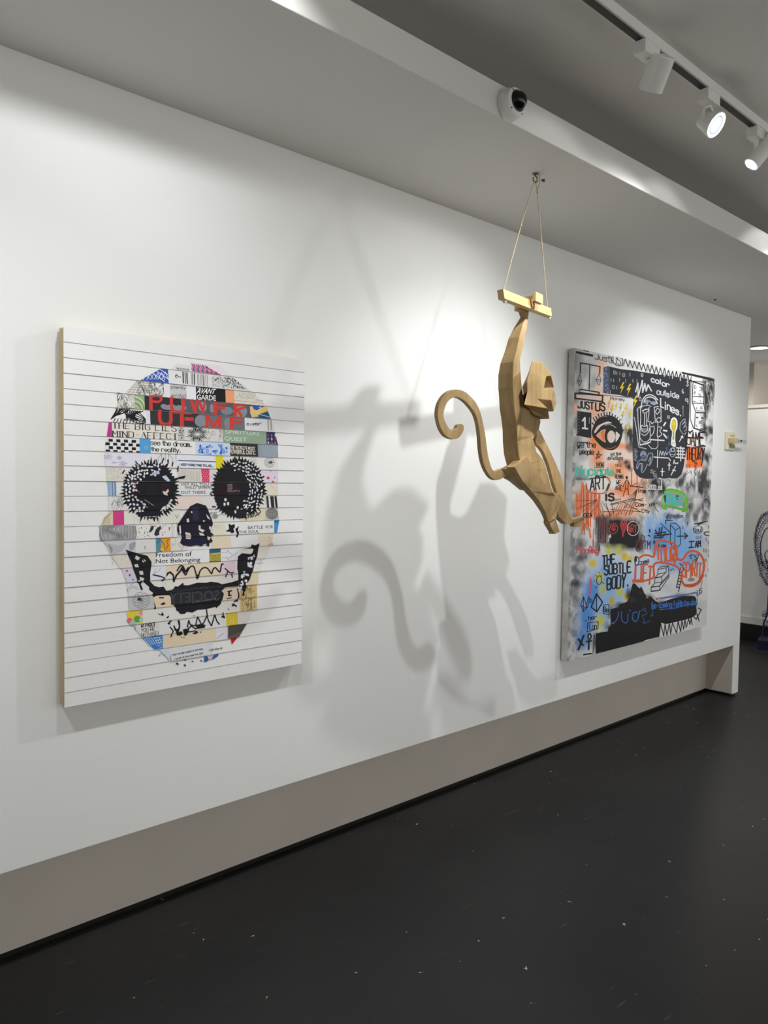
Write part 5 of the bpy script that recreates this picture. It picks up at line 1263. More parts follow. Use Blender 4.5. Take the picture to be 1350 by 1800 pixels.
    B.lines([ell(640, 1560, 44, 70, 14), ell(650, 1520, 30, 30, 10), [(600, 1590), (690, 1600)], [(610, 1550), (690, 1540)]], 1.1, (196, 200, 206)); B.lines([[(700, 1490), (830, 1500)], [(710, 1540), (830, 1548)], [(710, 1590), (836, 1600)], [(690, 1640), (840, 1656)]], 2.4, WH); B.lines([[(735, 1490), (735, 1650)], [(770, 1470), (770, 1700)], [(805, 1490), (800, 1660)]], 2.0, WH)
    for k in range(5): B.line([(20, 1500 + k * 40), (70 + (k % 2) * 20, 1498 + k * 40), (40, 1520 + k * 40), (90, 1524 + k * 40)], 1.1, (130, 140, 166))
    for k in range(5): B.line(ell(180, 1600 - k * 2, 46 - k * 8, 70 - k * 12, 10, 0, 3.0, 6.4), 1.0, (140, 150, 176)); B.line([(140, 1590 + k * 18), (226, 1596 + k * 18)], .8, (140, 150, 176))
    # tower, game theory
    B.lines([[(930, 420), (930, 470), (918, 1040), (970, 1180), (1150, 1240)], [(950, 450), (1140, 470)], [(930, 440), (1130, 520), (1150, 450)], [(960, 470), (950, 780), (1010, 940), (1150, 945)], [(1140, 520), (1130, 800), (1160, 930), (1150, 1220)], [(1160, 460), (1160, 900)], [(955, 690), (1130, 700)], [(950, 790), (1120, 800)], [(1000, 950), (985, 1180)]], 1.5, K)
    B.lines([[(940, 450), (1140, 520)], [(1010, 940), (1155, 948)], [(970, 1180), (1160, 1250)]], 2.6, K); B.poly([(1010, 1008), (1046, 1012), (1046, 1032), (1010, 1028)], K); B.poly([(1095, 1016), (1130, 1020), (1130, 1040), (1095, 1036)], K)
    B.lines([ell(995, 545, 15, 28, 8), [(990, 600), (988, 660)], [(970, 640), (1000, 620)], crom([(1060, 540), (1090, 560), (1100, 590), (1060, 600)], 3), crom([(1040, 650), (1080, 660), (1060, 700), (1090, 690)], 3), [(960, 760), (1000, 770)], [(1070, 750), (1090, 770)], [(1020, 860), (1020, 890)], ell(1095, 870, 14, 20, 8), [(1050, 1090), (1100, 1070), (1060, 1110), (1100, 1110)], [(1010, 1130), (1020, 1160)], [(1095, 1140), (1110, 1160)], [(1020, 910), (1120, 920)]], 1.0, K)
    B.hand('GAME', [(866, 1226), (1130, 1240), (1130, 1480), (866, 1420)], 2.2, K, wob=.7, seed=8); B.lines([[(880, 1330), (1000, 1340)], [(960, 1225), (905, 1260)], [(1090, 1254), (1165, 1256)], [(1080, 1466), (1160, 1470)], [(1085, 1340), (1130, 1345)]], 3.0, K)
    B.hand('THEORY', [(856, 1480), (1150, 1500), (1130, 1690), (862, 1670)], 2.4, K, wob=.5, seed=4); B.line([(1150, 1500), (1100, 1780)], 2.0, K); B.line([(800, 1470), (920, 1484)], 2.0, K)
    B.line([(790, 318), (1290, 440)], 3.6, (30, 30, 32)); B.line([(900, 338), (1200, 404)], 3.0, (30, 30, 32)); B.lines([[(1200, 500), (1195, 700)], [(1225, 520), (1220, 800)], [(1260, 480), (1270, 760)], [(1310, 570), (1310, 800)], [(1285, 450), (1300, 700)]], 1.6, (44, 44, 46))
    r = random.Random(8)
    for k in range(40): x = r.uniform(1175, 1310); y = r.uniform(450, 860); B.line([(x, y), (x + r.uniform(-6, 6), y + r.uniform(20, 80))], r.uniform(.5, 1.4), r.choice([(50, 50, 52), (34, 34, 36), (190, 190, 188)]))
    # ---- crop 3
    B.cr('3')
    B.line([(610, 210), (652, 80), (660, 190), (612, 130), (706, 138), (612, 205)], 1.3, K); B.poly([(618, 258), (732, 258), (730, 340), (618, 336)], (228, 170, 130)); B.line([(618, 258), (732, 258), (730, 340), (618, 336)], 1.2, K, True); B.hand('NOW', [(634, 272), (716, 272), (716, 326), (634, 322)], 1.5, K)
    B.hand('let the', [(836, 112), (1000, 100), (1000, 152), (836, 164)], 1.2, K, wob=.5); B.hand('definitions', [(786, 172), (1030, 164), (1030, 228), (786, 220)], 1.2, K, wob=.5)
    TE = (60, 190, 160)
    B.hand('elucidate', [(296, 290), (884, 360), (884, 460), (296, 462)], 3.0, TE, wob=.6, seed=6)
    for k, t in enumerate(('IN', 'THE', 'BEGINS', 'WE', 'ARE')): B.hand(t, [(910 + (k % 2) * 16, 290 + k * 84), (1000 + (36 if k == 2 else 0) + (k == 4) * 20, 296 + k * 84), (1000 + (36 if k == 2 else 0) + (k == 4) * 20, 336 + k * 92), (910 + (k % 2) * 16, 332 + k * 90)], 1.3, K, wob=.5, seed=k)
    B.line(crom([(460, 600), (470, 680), (520, 730), (620, 750), (740, 740), (790, 690), (830, 580), (790, 500), (700, 470), (600, 470)], 4), 1.3, K); B.poly(crom([(470, 590), (520, 520), (640, 500), (760, 510), (800, 580), (770, 680), (640, 740), (520, 710)], 4, True), (228, 224, 220)); B.hand('ART', [(516, 500), (752, 490), (752, 680), (516, 696)], 3.0, K, wob=.4); B.line([(520, 510), (760, 496)], 2.4, K); B.line([(810, 600), (770, 700)], 3.2, (60, 60, 62)); B.lines([[(290, 500), (560, 505)], [(290, 522), (560, 532)]], 1.2, K)
    for k in range(13):
        x = 290 + k * 27 if k < 12 else 640
        top = 590 if k in (3, 4, 5) else 640 + 60 * abs(math.sin(k * 1.7))
        for j in range(3):
            dx = r.uniform(-10, 12); B.line([(x + 20 + dx, (top if k > 2 else 730) + r.uniform(0, 50)), (x + 12 + dx + r.uniform(-8, 8), (1100 if k < 4 else (1340 if k < 9 else 1180)) - r.uniform(0, 120))], r.uniform(.9, 1.9), r.choice([(224, 100, 44), (230, 118, 58), (216, 92, 40), (196, 96, 50)]))
    B.line([(400, 580), (390, 720)], 4, (226, 110, 50)); B.line([(660, 760), (600, 1080)], 4, (226, 110, 50)); B.lines([[(420, 760), (410, 1010)], [(430, 1220), (420, 1390)], [(480, 1210), (476, 1320)]], 1.6, (110, 90, 60)); B.lines([[(500, 1300), (520, 1440)], [(390, 1200), (384, 1380)]], 3, (224, 104, 48))
    B.lines([[(300, 855), (620, 855)], [(620, 850), (300, 980)], [(620, 850), (380, 1040)], [(620, 850), (440, 1060)], [(700, 870), (860, 1110)], [(690, 900), (740, 1150)], [(660, 990), (720, 1120)], [(360, 1210), (640, 930)], [(400, 960), (560, 880)]], .9, (60, 46, 40)); B.hand('IDEA', [(396, 1066), (540, 1060), (540, 1120), (396, 1116)], 1.8, K, wob=.6); B.dot(612, 852, 12, K)
    B.hand('IS', [(752, 760), (884, 754), (884, 862), (752, 860)], 4.2, K); B.lines([[(890, 840), (895, 866)], [(920, 840), (922, 866)], [(950, 836), (952, 862)], [(986, 830), (986, 860)]], 1.6, K)
    B.dot(1090, 505, 20, K, 26); B.lines([[(1080, 545), (1070, 680), (1030, 800)], [(1110, 545), (1110, 690), (1120, 780), (1138, 770)], [(1070, 680), (1110, 690)], [(1072, 560), (1030, 650)], [(1110, 560), (1150, 650)], [(1080, 545), (1110, 545)]], 1.4, K)
    B.lines([[(1255, 690), (1110, 840)], [(1255, 690), (1000, 1060)], [(1255, 690), (1060, 1110)], [(1255, 690), (1130, 1100)], [(1255, 690), (1180, 1060)], [(850, 930), (1350, 840)], [(830, 1000), (1300, 1050)], [(1040, 890), (1310, 1050)], [(850, 900), (890, 1100)], [(760, 900), (830, 1110)], [(900, 970), (840, 1090)], [(700, 1040), (1000, 1030)], [(980, 1040), (920, 1110)], [(1250, 1000), (1060, 960)], [(1170, 380), (1165, 640)], [(1250, 430), (1256, 690)], [(1160, 640), (1260, 590)]], 1.1, (50, 40, 38)); B.line([(1150, 640), (1350, 665)], 2.0, K); B.line([(830, 920), (1180, 840), (1340, 875)], 1.6, K)
    for k in range(8): B.line([(880 + k * 40, 1090), (960 + k * 36, 920)], 1.6, (214, 110, 60))
    # black block with eye, heart and ART
    CR = (206, 66, 72)
    for k in range(9): B.line([(615 + k * 18, 1130 + k * 4), (600 + k * 19, 1400 + (k % 3) * 60)], 1.4, (130, 66, 74) if k % 2 else (50, 40, 44))
    B.line(crom([(810, 1320), (860, 1260), (940, 1280), (935, 1340), (880, 1390), (820, 1350), (810, 1320)], 4), 1.4, CR); B.line(ell(880, 1310, 30, 34, 12), 1.3, CR); B.lines([[(830, 1270), (820, 1230)], [(855, 1250), (850, 1216)], [(880, 1246), (882, 1210)], [(905, 1250), (915, 1216)], [(930, 1262), (945, 1236)], [(860, 1300), (900, 1330)], [(870, 1330), (900, 1300)]], 1.2, CR)
    B.poly(crom([(1022, 1440), (1010, 1330), (985, 1250), (1000, 1200), (1025, 1210), (1035, 1260), (1060, 1190), (1090, 1190), (1085, 1270), (1050, 1360)], 4, True), (150, 50, 58)); B.line(crom([(1022, 1440), (1010, 1330), (985, 1250), (1000, 1200), (1025, 1210), (1035, 1260), (1060, 1190), (1090, 1190), (1085, 1270), (1050, 1360)], 4, True), 1.2, CR, True)
    B.line(ell(1188, 1312, 94, 112, 24), 1.4, (214, 212, 210), True); B.hand('ART', [(1106, 1262), (1246, 1262), (1246, 1376), (1106, 1376)], 1.7, CR, wob=.4); B.lines([[(795, 1505), (830, 1400), (800, 1440)], [(830, 1400), (836, 1450)]], 1.8, (214, 214, 214))
    B.hand('Planting', [(306, 1570), (640, 1610), (640, 1720), (306, 1720)], 1.8, (204, 80, 90), wob=.6, seed=12); B.lines([[(510, 1570), (560, 1640), (500, 1650), (630, 1690)], [(560, 1480), (560, 1600)]], 2.4, (206, 60, 70)); B.line([(570, 1300), (560, 1500)], 1.2, (206, 80, 80)); B.line([(655, 1560), (650, 1660)], 2, K)
    # ---- crop 4
    B.cr('4')
    B.poly(crom([(70, 340), (110, 250), (160, 235), (220, 240), (260, 140), (310, 130), (330, 160), (310, 260), (280, 320), (240, 310), (210, 380), (170, 430), (150, 400), (150, 310), (120, 290), (90, 370)], 4, True), (40, 42, 48)); B.line(crom([(70, 340), (110, 250), (160, 235), (220, 240), (260, 140), (310, 130), (330, 160), (310, 260), (280, 320), (240, 310), (210, 380), (170, 430), (150, 400), (150, 310), (120, 290), (90, 370)], 4, True), 1.4, (160, 166, 184), True); B.lines([crom([(90, 350), (130, 290), (170, 300), (160, 390)], 4), crom([(265, 260), (300, 180), (280, 300)], 3)], 1.4, (160, 166, 184))
    B.lines([[(482, 370), (478, 490)], [(455, 420), (512, 424)], [(590, 280), (588, 400)], [(570, 318), (612, 322)], [(425, 525), (490, 540)], [(470, 560), (472, 690)], [(690, 340), (660, 400), (620, 480)], [(640, 400), (690, 412)], [(590, 220), (610, 250)], [(670, 240), (660, 300)]], 2.0, WH); B.hand('S', [(298, 388), (332, 392), (332, 440), (298, 436)], 1.6, (150, 150, 154)); B.hand('6', [(340, 410), (384, 416), (384, 480), (340, 474)], 1.6, (150, 150, 154)); B.hand('S', [(350, 480), (396, 484), (396, 524), (350, 520)], 1.6, (140, 140, 144)); B.hand('w', [(680, 260), (730, 264), (730, 304), (680, 300)], 1.6, WH)
    B.line(ell(600, 575, 84, 44, 16, .15), 1.6, (200, 200, 200), True); B.hand('ABC', [(548, 545), (664, 552), (664, 630), (548, 612)], 1.7, (206, 206, 206), wob=.5); B.hand('5,000', [(230, 628), (380, 632), (380, 700), (230, 694)], 2.0, (206, 206, 206), wob=.4, dec=False); B.hand('BC', [(418, 650), (480, 652), (480, 706), (418, 704)], 1.6, (206, 206, 206)); B.hand('YEARS', [(230, 740), (290, 742), (290, 800), (230, 796)], 1.1, (190, 190, 190), wob=.6); B.hand('AGO', [(228, 804), (286, 808), (286, 850), (228, 846)], 1.1, (190, 190, 190), wob=.6); B.hand('from', [(100, 680), (215, 690), (215, 756), (100, 745)], 1.4, K, wob=.5)
    B.line(crom([(1000, 240), (990, 290), (1030, 300), (1000, 340), (1010, 380), (985, 440), (1010, 470), (990, 520), (1000, 620)], 3), 1.1, K)
    for k in range(9): B.line([(985, 250 + k * 28), (1026, 254 + k * 28)], 1.1, K)
    for x, y in ((860, 330), (885, 335), (915, 340), (920, 430), (945, 440), (1072, 420), (1175, 980), (1210, 990), (1250, 990), (1215, 1110), (1215, 1310), (1180, 1510), (1215, 1560), (1145, 1680), (1180, 1690), (1225, 1700), (880, 1250), (915, 980), (810, 1310)): B.line([(x, y - 24), (x + 2, y + 30)], 1.2, K)
    B.lines([[(810, 500), (880, 410)], [(830, 510), (895, 440)], [(840, 480), (860, 430)]], 1.4, (60, 60, 60))
    # green TRUST
    GR = (96, 176, 48)
    B.poly(crom([(500, 780), (640, 740), (780, 790), (830, 860), (800, 970), (690, 960), (560, 960), (510, 900)], 4, True), (150, 156, 156)); B.poly([(500, 800), (560, 780), (560, 930), (520, 900)], (44, 46, 50)); B.poly([(690, 800), (740, 800), (740, 870), (700, 860)], (36, 36, 42)); B.poly([(600, 960), (700, 990), (690, 1010), (590, 990)], (50, 52, 50))
    B.line(crom([(520, 760), (580, 710), (680, 720), (790, 760), (850, 840), (880, 960), (850, 1040)], 4), 5.0, GR); B.line(crom([(520, 745), (640, 735), (780, 780)], 4), 4.2, (110, 190, 60)); B.line(crom([(480, 960), (560, 970), (680, 985), (780, 1020), (860, 1010), (870, 950)], 4), 5.4, GR); B.line(crom([(500, 780), (478, 880), (500, 960), (560, 1020)], 4), 3.2, (140, 190, 90)); B.line([(800, 1050), (880, 1030)], 6, GR); B.line([(470, 950), (540, 1010)], 5, (104, 180, 56)); B.lines([[(820, 800), (850, 990)], [(842, 820), (866, 970)]], 2.0, (120, 196, 70))
    B.hand('TRUST', [(530, 770), (800, 850), (800, 960), (530, 925)], 3.0, (50, 190, 180), wob=.5, seed=3)
    B.hand('Com-', [(60, 900), (234, 910), (234, 966), (60, 960)], 1.5, K, wob=.4); B.hand('uni-', [(278, 910), (400, 890), (400, 950), (278, 960)], 1.4, K, wob=.4); B.hand('City', [(158, 1000), (280, 1020), (280, 1084), (158, 1074)], 1.5, (60, 60, 60), wob=.5); B.line([(330, 940), (420, 1060)], 1.4, (110, 110, 110)); B.lines([[(340, 1050), (350, 1150)], [(370, 1080), (390, 1170)]], 1.4, (150, 180, 130))
    B.hand('creation', [(590, 1090), (810, 1100), (810, 1160), (590, 1150)], 1.3, (70, 70, 72), wob=.6); B.lines([[(540, 1160), (580, 1090), (550, 1200)], [(530, 1195), (650, 1200)]], 1.5, K)
    for k, (x, y) in enumerate(((900, 800), (1040, 820), (1180, 840))): B.hand(('BE', 'DES', 'A')[k], [(x - 30, y - 24), (x + 30 + 40 * (k == 1), y - 20), (x + 30 + 40 * (k == 1), y + 24), (x - 30, y + 20)], 1.2, (170, 176, 190), wob=.5)
    # crystal, arrow, words on blue
    B.lines([[(610, 1260), (610, 1550), (680, 1670), (770, 1580), (765, 1310), (690, 1240), (612, 1240)], [(610, 1260), (690, 1350), (765, 1312)], [(688, 1355), (680, 1665)], [(460, 1240), (610, 1390)], [(535, 1190), (540, 1260)]], 1.5, K); B.lines([[(720, 1450), (880, 1450)], [(830, 1400), (885, 1448), (835, 1490)]], 2.4, K)
    B.lines([[(360, 1400), (540, 1378)], [(350, 1440), (630, 1410)], [(370, 1340), (420, 1440)], [(440, 1310), (430, 1430)], [(480, 1300), (450, 1480)], [(530, 1400), (480, 1470)], [(350, 1470), (490, 1460)], [(350, 1510), (380, 1560)], [(340, 1550), (380, 1540)], [(280, 1330), (285, 1380)], [(260, 1420), (290, 1440)]], 2.6, K)
    B.hand('Soul', [(985, 1330), (1110, 1320), (1110, 1390), (985, 1396)], 1.3, K, wob=.4); B.line(ell(1050, 1352, 78, 64, 18), 1.2, (50, 60, 80), True); B.hand('of', [(1020, 1440), (1130, 1450), (1130, 1500), (1020, 1490)], 1.1, (70, 100, 150)); B.hand('AM', [(1008, 1530), (1092, 1530), (1092, 1630), (1008, 1634)], 2.2, K, wob=.3); B.lines([[(910, 1540), (990, 1536)], [(908, 1636), (980, 1630)]], 2.8, K); B.line([(950, 1538), (942, 1632)], 2.2, K); B.line([(990, 1260), (1200, 1220)], 2.0, K); B.line([(1050, 1270), (1120, 1240)], 4, K); B.line(crom([(1230, 1390), (1150, 1400), (1170, 1440), (1230, 1450)], 3), 2.2, (40, 40, 44))
    B.hand('I am', [(420, 1560), (540, 1570), (540, 1620), (420, 1610)], 1.5, K, wob=.4); B.hand('CBTM', [(70, 1500), (290, 1520), (290, 1650), (70, 1640)], 1.6, (70, 40, 40), wob=.5); B.line(ell(110, 1590, 44, 90, 14, .2), 1.6, (120, 60, 50), True); B.line(ell(170, 1480, 34, 60, 12), 1.3, (90, 60, 60), True)
    # orange LIFT YOUR SPIRIT
    B.line(crom([(110, 1790), (180, 1745), (260, 1740), (340, 1770), (360, 1700), (380, 1560), (430, 1500), (520, 1520), (680, 1570), (710, 1640), (720, 1810)], 5), 4.0, ORG); B.hand('YOUR', [(390, 1600), (690, 1640), (690, 1860), (390, 1840)], 3.4, (224, 96, 48), wob=.6, seed=2)
    B.line(crom([(720, 1810), (780, 1830), (830, 1800), (880, 1720), (960, 1690), (1060, 1720), (1130, 1810), (1150, 1900), (1140, 2020), (1080, 2180), (980, 2250), (880, 2250), (810, 2200), (790, 2100), (800, 2010)], 5), 4.6, ORG); B.line(crom([(1130, 2080), (1060, 2200), (960, 2240), (860, 2240)], 4), 6.5, (206, 84, 36))
    B.cr('6')
    B.line(crom([(60, 190), (50, 400), (30, 440), (120, 450), (280, 420), (350, 370), (350, 190), (450, 150), (600, 180), (720, 230), (760, 290)], 5), 4.2, ORG); B.line([(20, 440), (180, 440)], 7, (216, 100, 44)); B.hand('LIFT', [(60, 190), (330, 190), (310, 480), (50, 430)], 3.6, ORG, wob=.5, seed=5); B.hand('SPIRIT', [(810, 160), (1120, 160), (1100, 400), (810, 390)], 3.2, (220, 100, 56), wob=.6, seed=9)
    B.hand('the', [(920, 30), (1060, 10), (1060, 90), (920, 100)], 1.8, (60, 76, 110), wob=.5); B.lines([[(1000, 130), (1050, 90), (1020, 160)]], 2, K); B.poly(ell(945, 440, 60, 30, 10), (150, 140, 120)); B.hand('Come', [(110, 130), (270, 80), (270, 150), (110, 180)], 1.6, (40, 50, 80), wob=.6); B.line(ell(80, 120, 34, 70, 12), 2.0, K, True); B.poly(ell(60, 90, 22, 50, 10), (24, 28, 40)); B.line(ell(680, 90, 30, 60, 10), 2.6, ORG); B.line([(660, 100), (690, 190)], 3, ORG)
    # stairs and ladder
    B.poly([(305, 550), (420, 240), (580, 210), (590, 390), (440, 600), (305, 612)], (206, 210, 218)); B.lines([[(310, 545), (305, 612), (445, 598), (440, 530), (310, 545)], [(310, 545), (365, 480), (480, 465), (440, 530)], [(360, 470), (365, 400), (475, 380), (480, 465)], [(365, 400), (415, 340), (540, 315), (475, 380)], [(412, 330), (415, 265), (545, 240), (545, 315)], [(415, 265), (450, 225), (578, 210), (545, 240)], [(578, 210), (590, 390), (445, 598)], [(480, 465), (585, 345)], [(440, 530), (588, 370)]], 1.7, K); B.lines([[(310, 545), (440, 530)], [(365, 400), (475, 380)], [(305, 612), (445, 598)]], 2.4, K)
    B.lines([[(775, 240), (710, 570)], [(825, 240), (745, 630)]], 2.0, K)
    for k in range(6): B.line([(765 - k * 10, 320 + k * 46), (808 - k * 10, 332 + k * 46)], 2.2, K)
    B.line([(760, 175), (800, 215)], 1.8, K); B.hand('on', [(590, 250), (670, 245), (670, 285), (590, 290)], 1.0, (90, 90, 96), wob=.5); B.line([(1100, 560), (1130, 460)], 1.2, (90, 90, 90)); B.hand('US', [(1040, 610), (1120, 580), (1120, 660), (1050, 690)], 1.6, K, wob=.6)
    for x, y in ((1180, 130), (1220, 60), (1218, 290), (1180, 380)): B.line([(x, y - 20), (x + 2, y + 22)], 1.4, (60, 60, 60))
    B.cr('6'); B.line([(380, 730), (1040, 655)], 2.6, (110, 120, 190)); B.line([(450, 740), (800, 690), (1020, 640), (1050, 740), (1040, 860)], 1.4, (70, 110, 190)); B.poly(ell(400, 740, 24, 20, 8), (206, 120, 90))
    BLU = (58, 116, 200)
    B.hand('be-coming faith by day', [(320, 800), (1050, 760), (1050, 840), (320, 890)], 1.7, BLU, wob=.3, dec=False); B.line([(440, 912), (700, 890), (900, 840), (1050, 830)], 1.6, BLU); B.lines([[(325, 780), (330, 915)], [(300, 1010), (345, 995)], [(320, 980), (340, 950)]], 1.4, BLU)
    B.lines([crom([(20, 940), (10, 1000), (40, 1090), (80, 1080), (100, 960), (20, 950)], 4), crom([(120, 940), (170, 910), (230, 940), (230, 980), (160, 1000), (190, 1050), (210, 1120), (290, 1080)], 4), [(170, 900), (210, 870), (215, 910)], [(160, 1100), (210, 1125)]], 1.3, (66, 96, 150))
    B.line([(460, 1130), (510, 1340), (530, 1140), (560, 1330), (600, 1130), (620, 1310), (650, 1120), (715, 1300), (740, 1100), (780, 1275), (800, 1090), (830, 1240), (850, 1080), (870, 1210), (910, 1070), (930, 1165), (950, 1060), (968, 1170)], 1.9, K); B.lines([[(990, 1040), (1030, 1080), (1110, 930), (1060, 900)], [(1040, 990), (1076, 1110)]], 2.2, K)
    # ---- crop 5
    B.cr('5')
    B.hand('THE', [(706, 22), (905, 8), (905, 150), (706, 185)], 3.4, K, wob=.3); B.hand('SUBTLE', [(736, 185), (1155, 130), (1155, 300), (736, 325)], 3.4, K, wob=.3); B.hand('BODY', [(780, 390), (1075, 330), (1060, 540), (780, 560)], 3.4, K, wob=.3); B.dot(1105, 505, 14, K, 18)
    B.line(ell(652, 412, 40, 70, 16, .1), 1.6, K, True); B.lines([[(655, 300), (655, 280)], [(585, 420), (570, 418)], [(700, 445), (725, 470)], [(610, 350), (600, 330)], [(600, 540), (615, 510)], [(680, 350), (690, 335)]], 1.6, K); B.poly([(495, 470), (515, 350), (540, 440), (522, 650), (508, 650), (510, 470)], (206, 90, 104))
    B.line([(610, 626), (525, 838), (615, 915), (705, 766), (610, 626)], 2.8, K); B.line([(610, 640), (610, 905)], 2.0, K); B.lines([[(405, 665), (360, 800), (400, 912), (460, 840), (405, 665)], [(405, 670), (400, 905)], [(480, 670), (540, 740)], [(470, 700), (530, 770)], [(480, 680), (440, 850)], [(505, 700), (465, 850)], [(360, 800), (440, 860)]], 1.6, (24, 40, 70))
    B.line([(716, 808), (806, 804), (804, 965), (716, 945)], 1.4, K, True); B.hand('Be', [(728, 840), (794, 850), (794, 930), (728, 920)], 1.6, K); B.hand('her', [(480, 980), (610, 970), (610, 1030), (480, 1046)], 1.4, K, wob=.3); B.line([(425, 1050), (455, 1055)], 1.5, K); B.line([(470, 1090), (635, 1074), (632, 1190), (460, 1236)], 1.5, K, True); B.hand('Lan', [(498, 1110), (610, 1104), (610, 1190), (498, 1200)], 1.5, K)
    B.lines([[(320, 1345), (395, 1450)], [(405, 1290), (318, 1520)]], 4.0, K); B.line(ell(497, 1310, 24, 48, 12), 3.0, K, True); B.lines([[(492, 1358), (482, 1520)], [(450, 1390), (528, 1380)]], 3.6, K); B.line(crom([(570, 1290), (575, 1330), (555, 1400), (565, 1450), (545, 1600)], 4), 1.6, (30, 50, 70)); B.dot(572, 1295, 12, K); B.line([(400, 1600), (525, 1585)], 3.2, K); B.line([(400, 1630), (525, 1610)], 1.6, WH)
    B.lines([crom([(850, 1110), (900, 1090), (940, 1020), (960, 930)], 4), crom([(1010, 920), (1005, 1040), (1050, 1105), (1095, 1090), (1110, 960)], 4), crom([(1240, 930), (1190, 960), (1180, 1050), (1230, 1085), (1270, 1040), (1290, 920)], 4)], 1.8, (66, 108, 180)); B.lines([[(845, 1100), (890, 1118)], [(1130, 905), (1150, 915)]], 1.8, (66, 108, 180))
    B.build('paint_marks', painted('marker_paint', 0.5), front).location = (0, 0, 0)
canvas()
# ------------------------------------------------------------------ the swing and the wooden monkey
def monkey():
    Y0 = 1.838                                   # plane of the carving's front
    MDF = wood('brushed_mdf', (136, 111, 72), (182, 153, 106), 2.5, 26.0, 0.6, axis='z')
    PLY = wood('light_pine', (188, 155, 102), (212, 182, 130), 3.0, 70.0, 0.5)
    ROPE = plain('jute_twine', (176, 160, 128), 0.9, var=0.25, scale=260.0)
    WHT = plain('white_knob', (220, 216, 206), 0.5, var=0.05)

    OFF = 0.060                                  # the body hangs a little behind the bar
    def z7(x, y, d=0.0): return on_y(760 + x / 5.0, 480 + y / 5.0, Y0 + OFF + d)
    def z8(x, y, d=0.0): return on_y(760 + x / 5.0, 660 + y / 5.0, Y0 + OFF + d)
    def w7(x, y, d=0.0): return on_y(760 + x / 5.0, 480 + y / 5.0, Y0 + d)

    def carve(name, V, faces, outline, back, parent, mat=MDF, bevel=0.0015):
        """V: named corner points; faces: front facets; outline: loop of names carried straight back to depth `back`"""
        m = MB()
        names = list(V)
        idx = {n: i for i, n in enumerate(names)}
        vs = [V[n] for n in names]
        fs = [tuple(idx[n] for n in f) for f in faces]
        b = len(vs)
        for n in outline:
            if isinstance(back, dict) and isinstance(back.get(n), Vector):
                vs.append(back[n]); continue
            p = V[n]; vs.append(Vector((p.x, Y0 + OFF + (back[n] if isinstance(back, dict) and n in back else (back['*'] if isinstance(back, dict) else back)), p.z)))
        k = len(outline)
        for i in range(k):
            j = (i + 1) % k
            fs.append((idx[outline[i]], b + i, b + j, idx[outline[j]]))
        fs.append(tuple(b + i for i in reversed(range(k))))
        m.add(vs, fs)
        return m.build(name, mat, parent, bevel=bevel)

    def slab(name, loop, front, back, parent, mat=MDF, bevel=0.0015):
        """flat-sawn piece: loop of place points on the front, carried back"""
        m = MB(); n = len(loop)
        f = [Vector((p.x, Y0 + OFF + front, p.z)) for p in loop]; r = [Vector((p.x, Y0 + OFF + back, p.z)) for p in loop]
        fs = [tuple(reversed(range(n))), tuple(n + i for i in range(n))]
        for i in range(n): fs.append((i, (i + 1) % n, n + (i + 1) % n, n + i))
        m.add(f + r, fs)
        return m.build(name, mat, parent, bevel=bevel)

    # ---- trapeze: bar, ropes, end knobs
    def bf(px): return Y0 + 0.004 + 0.066 * (px - 884.4) / 84.8        # front of the slightly turned bar
    a, b = on_y(884.4, 507.6, bf(884.4)), on_y(969.2, 541.8, bf(969.2))
    a2, b2 = on_y(887.0, 525.2, bf(884.4)), on_y(970.2, 556.8, bf(969.2))
    mid = (a + b2) / 2
    tz = tag(empty('trapeze_bar', mid), 'pale wooden trapeze bar hung on two thin jute ropes from the soffit', 'trapeze')
    m = MB(); fr = [a, b, b2, a2]; m.add(fr + [p + Vector((0, 0.030, 0)) for p in fr], [(3, 2, 1, 0), (4, 5, 6, 7), (0, 1, 5, 4), (1, 2, 6, 5), (2, 3, 7, 6), (3, 0, 4, 7)])
    m.build('bar', PLY, tz, bevel=0.002)
    dy = Vector((0, 0.015, 0))
    ends = [(on_y(885.5, 508.5, bf(885) + 0.015), on_y(886.5, 527.0, bf(885) + 0.015)), (on_y(962.0, 539.0, bf(963) + 0.015), on_y(965.0, 556.5, bf(963) + 0.015))]
    hook = Vector((2.475, 1.867, ZS - 0.030))
    for (t, u), via in zip(ends, (on_y(915.5, 397, 1.856), on_y(944.5, 338, 1.865))):
        m = MB(); rnd = random.Random(int(t.x * 1000))
        def path(p, q, n):
            return [p.lerp(q, i / n) + Vector((rnd.uniform(-1, 1), 0, rnd.uniform(-1, 1))) * 0.0008 for i in range(n + 1)]
        top = hook + Vector((-0.004 if t is ends[0][0] else 0.004, 0, 0))
        m.tube([u + Vector((0, 0, -0.001)), t] + path(t, via, 24)[1:] + path(via, top, 20)[1:], 0.0019, 7)
        if t is ends[1][0]: m.tube([via, via + Vector((0.012, 0, 0.04)), via + Vector((0.010, 0, 0.075)), hook + Vector((0.008, 0, 0.004)), hook], 0.0017, 7)
        m.lathe([(0.001, -0.004), (0.0042, -0.002), (0.0042, 0.002), (0.001, 0.004)], axis_matrix(via, (0.2, 0, 1)), 10)
        m.build('rope', ROPE, tz)
        m = MB(); m.lathe([(0.003, 0.0), (0.0075, 0.003), (0.0080, 0.008), (0.0055, 0.013), (0.001, 0.015)], axis_matrix(u + Vector((0.001, 0, 0.002)), (0, 0, -1)), 14); m.build('end_knob', WHT, tz)

    root = tag(empty('monkey_sculpture', z7(700, 1700, 0.03)), 'faceted wooden monkey hanging by one arm with a curled tail, in mid-air before the wall', 'sculpture')
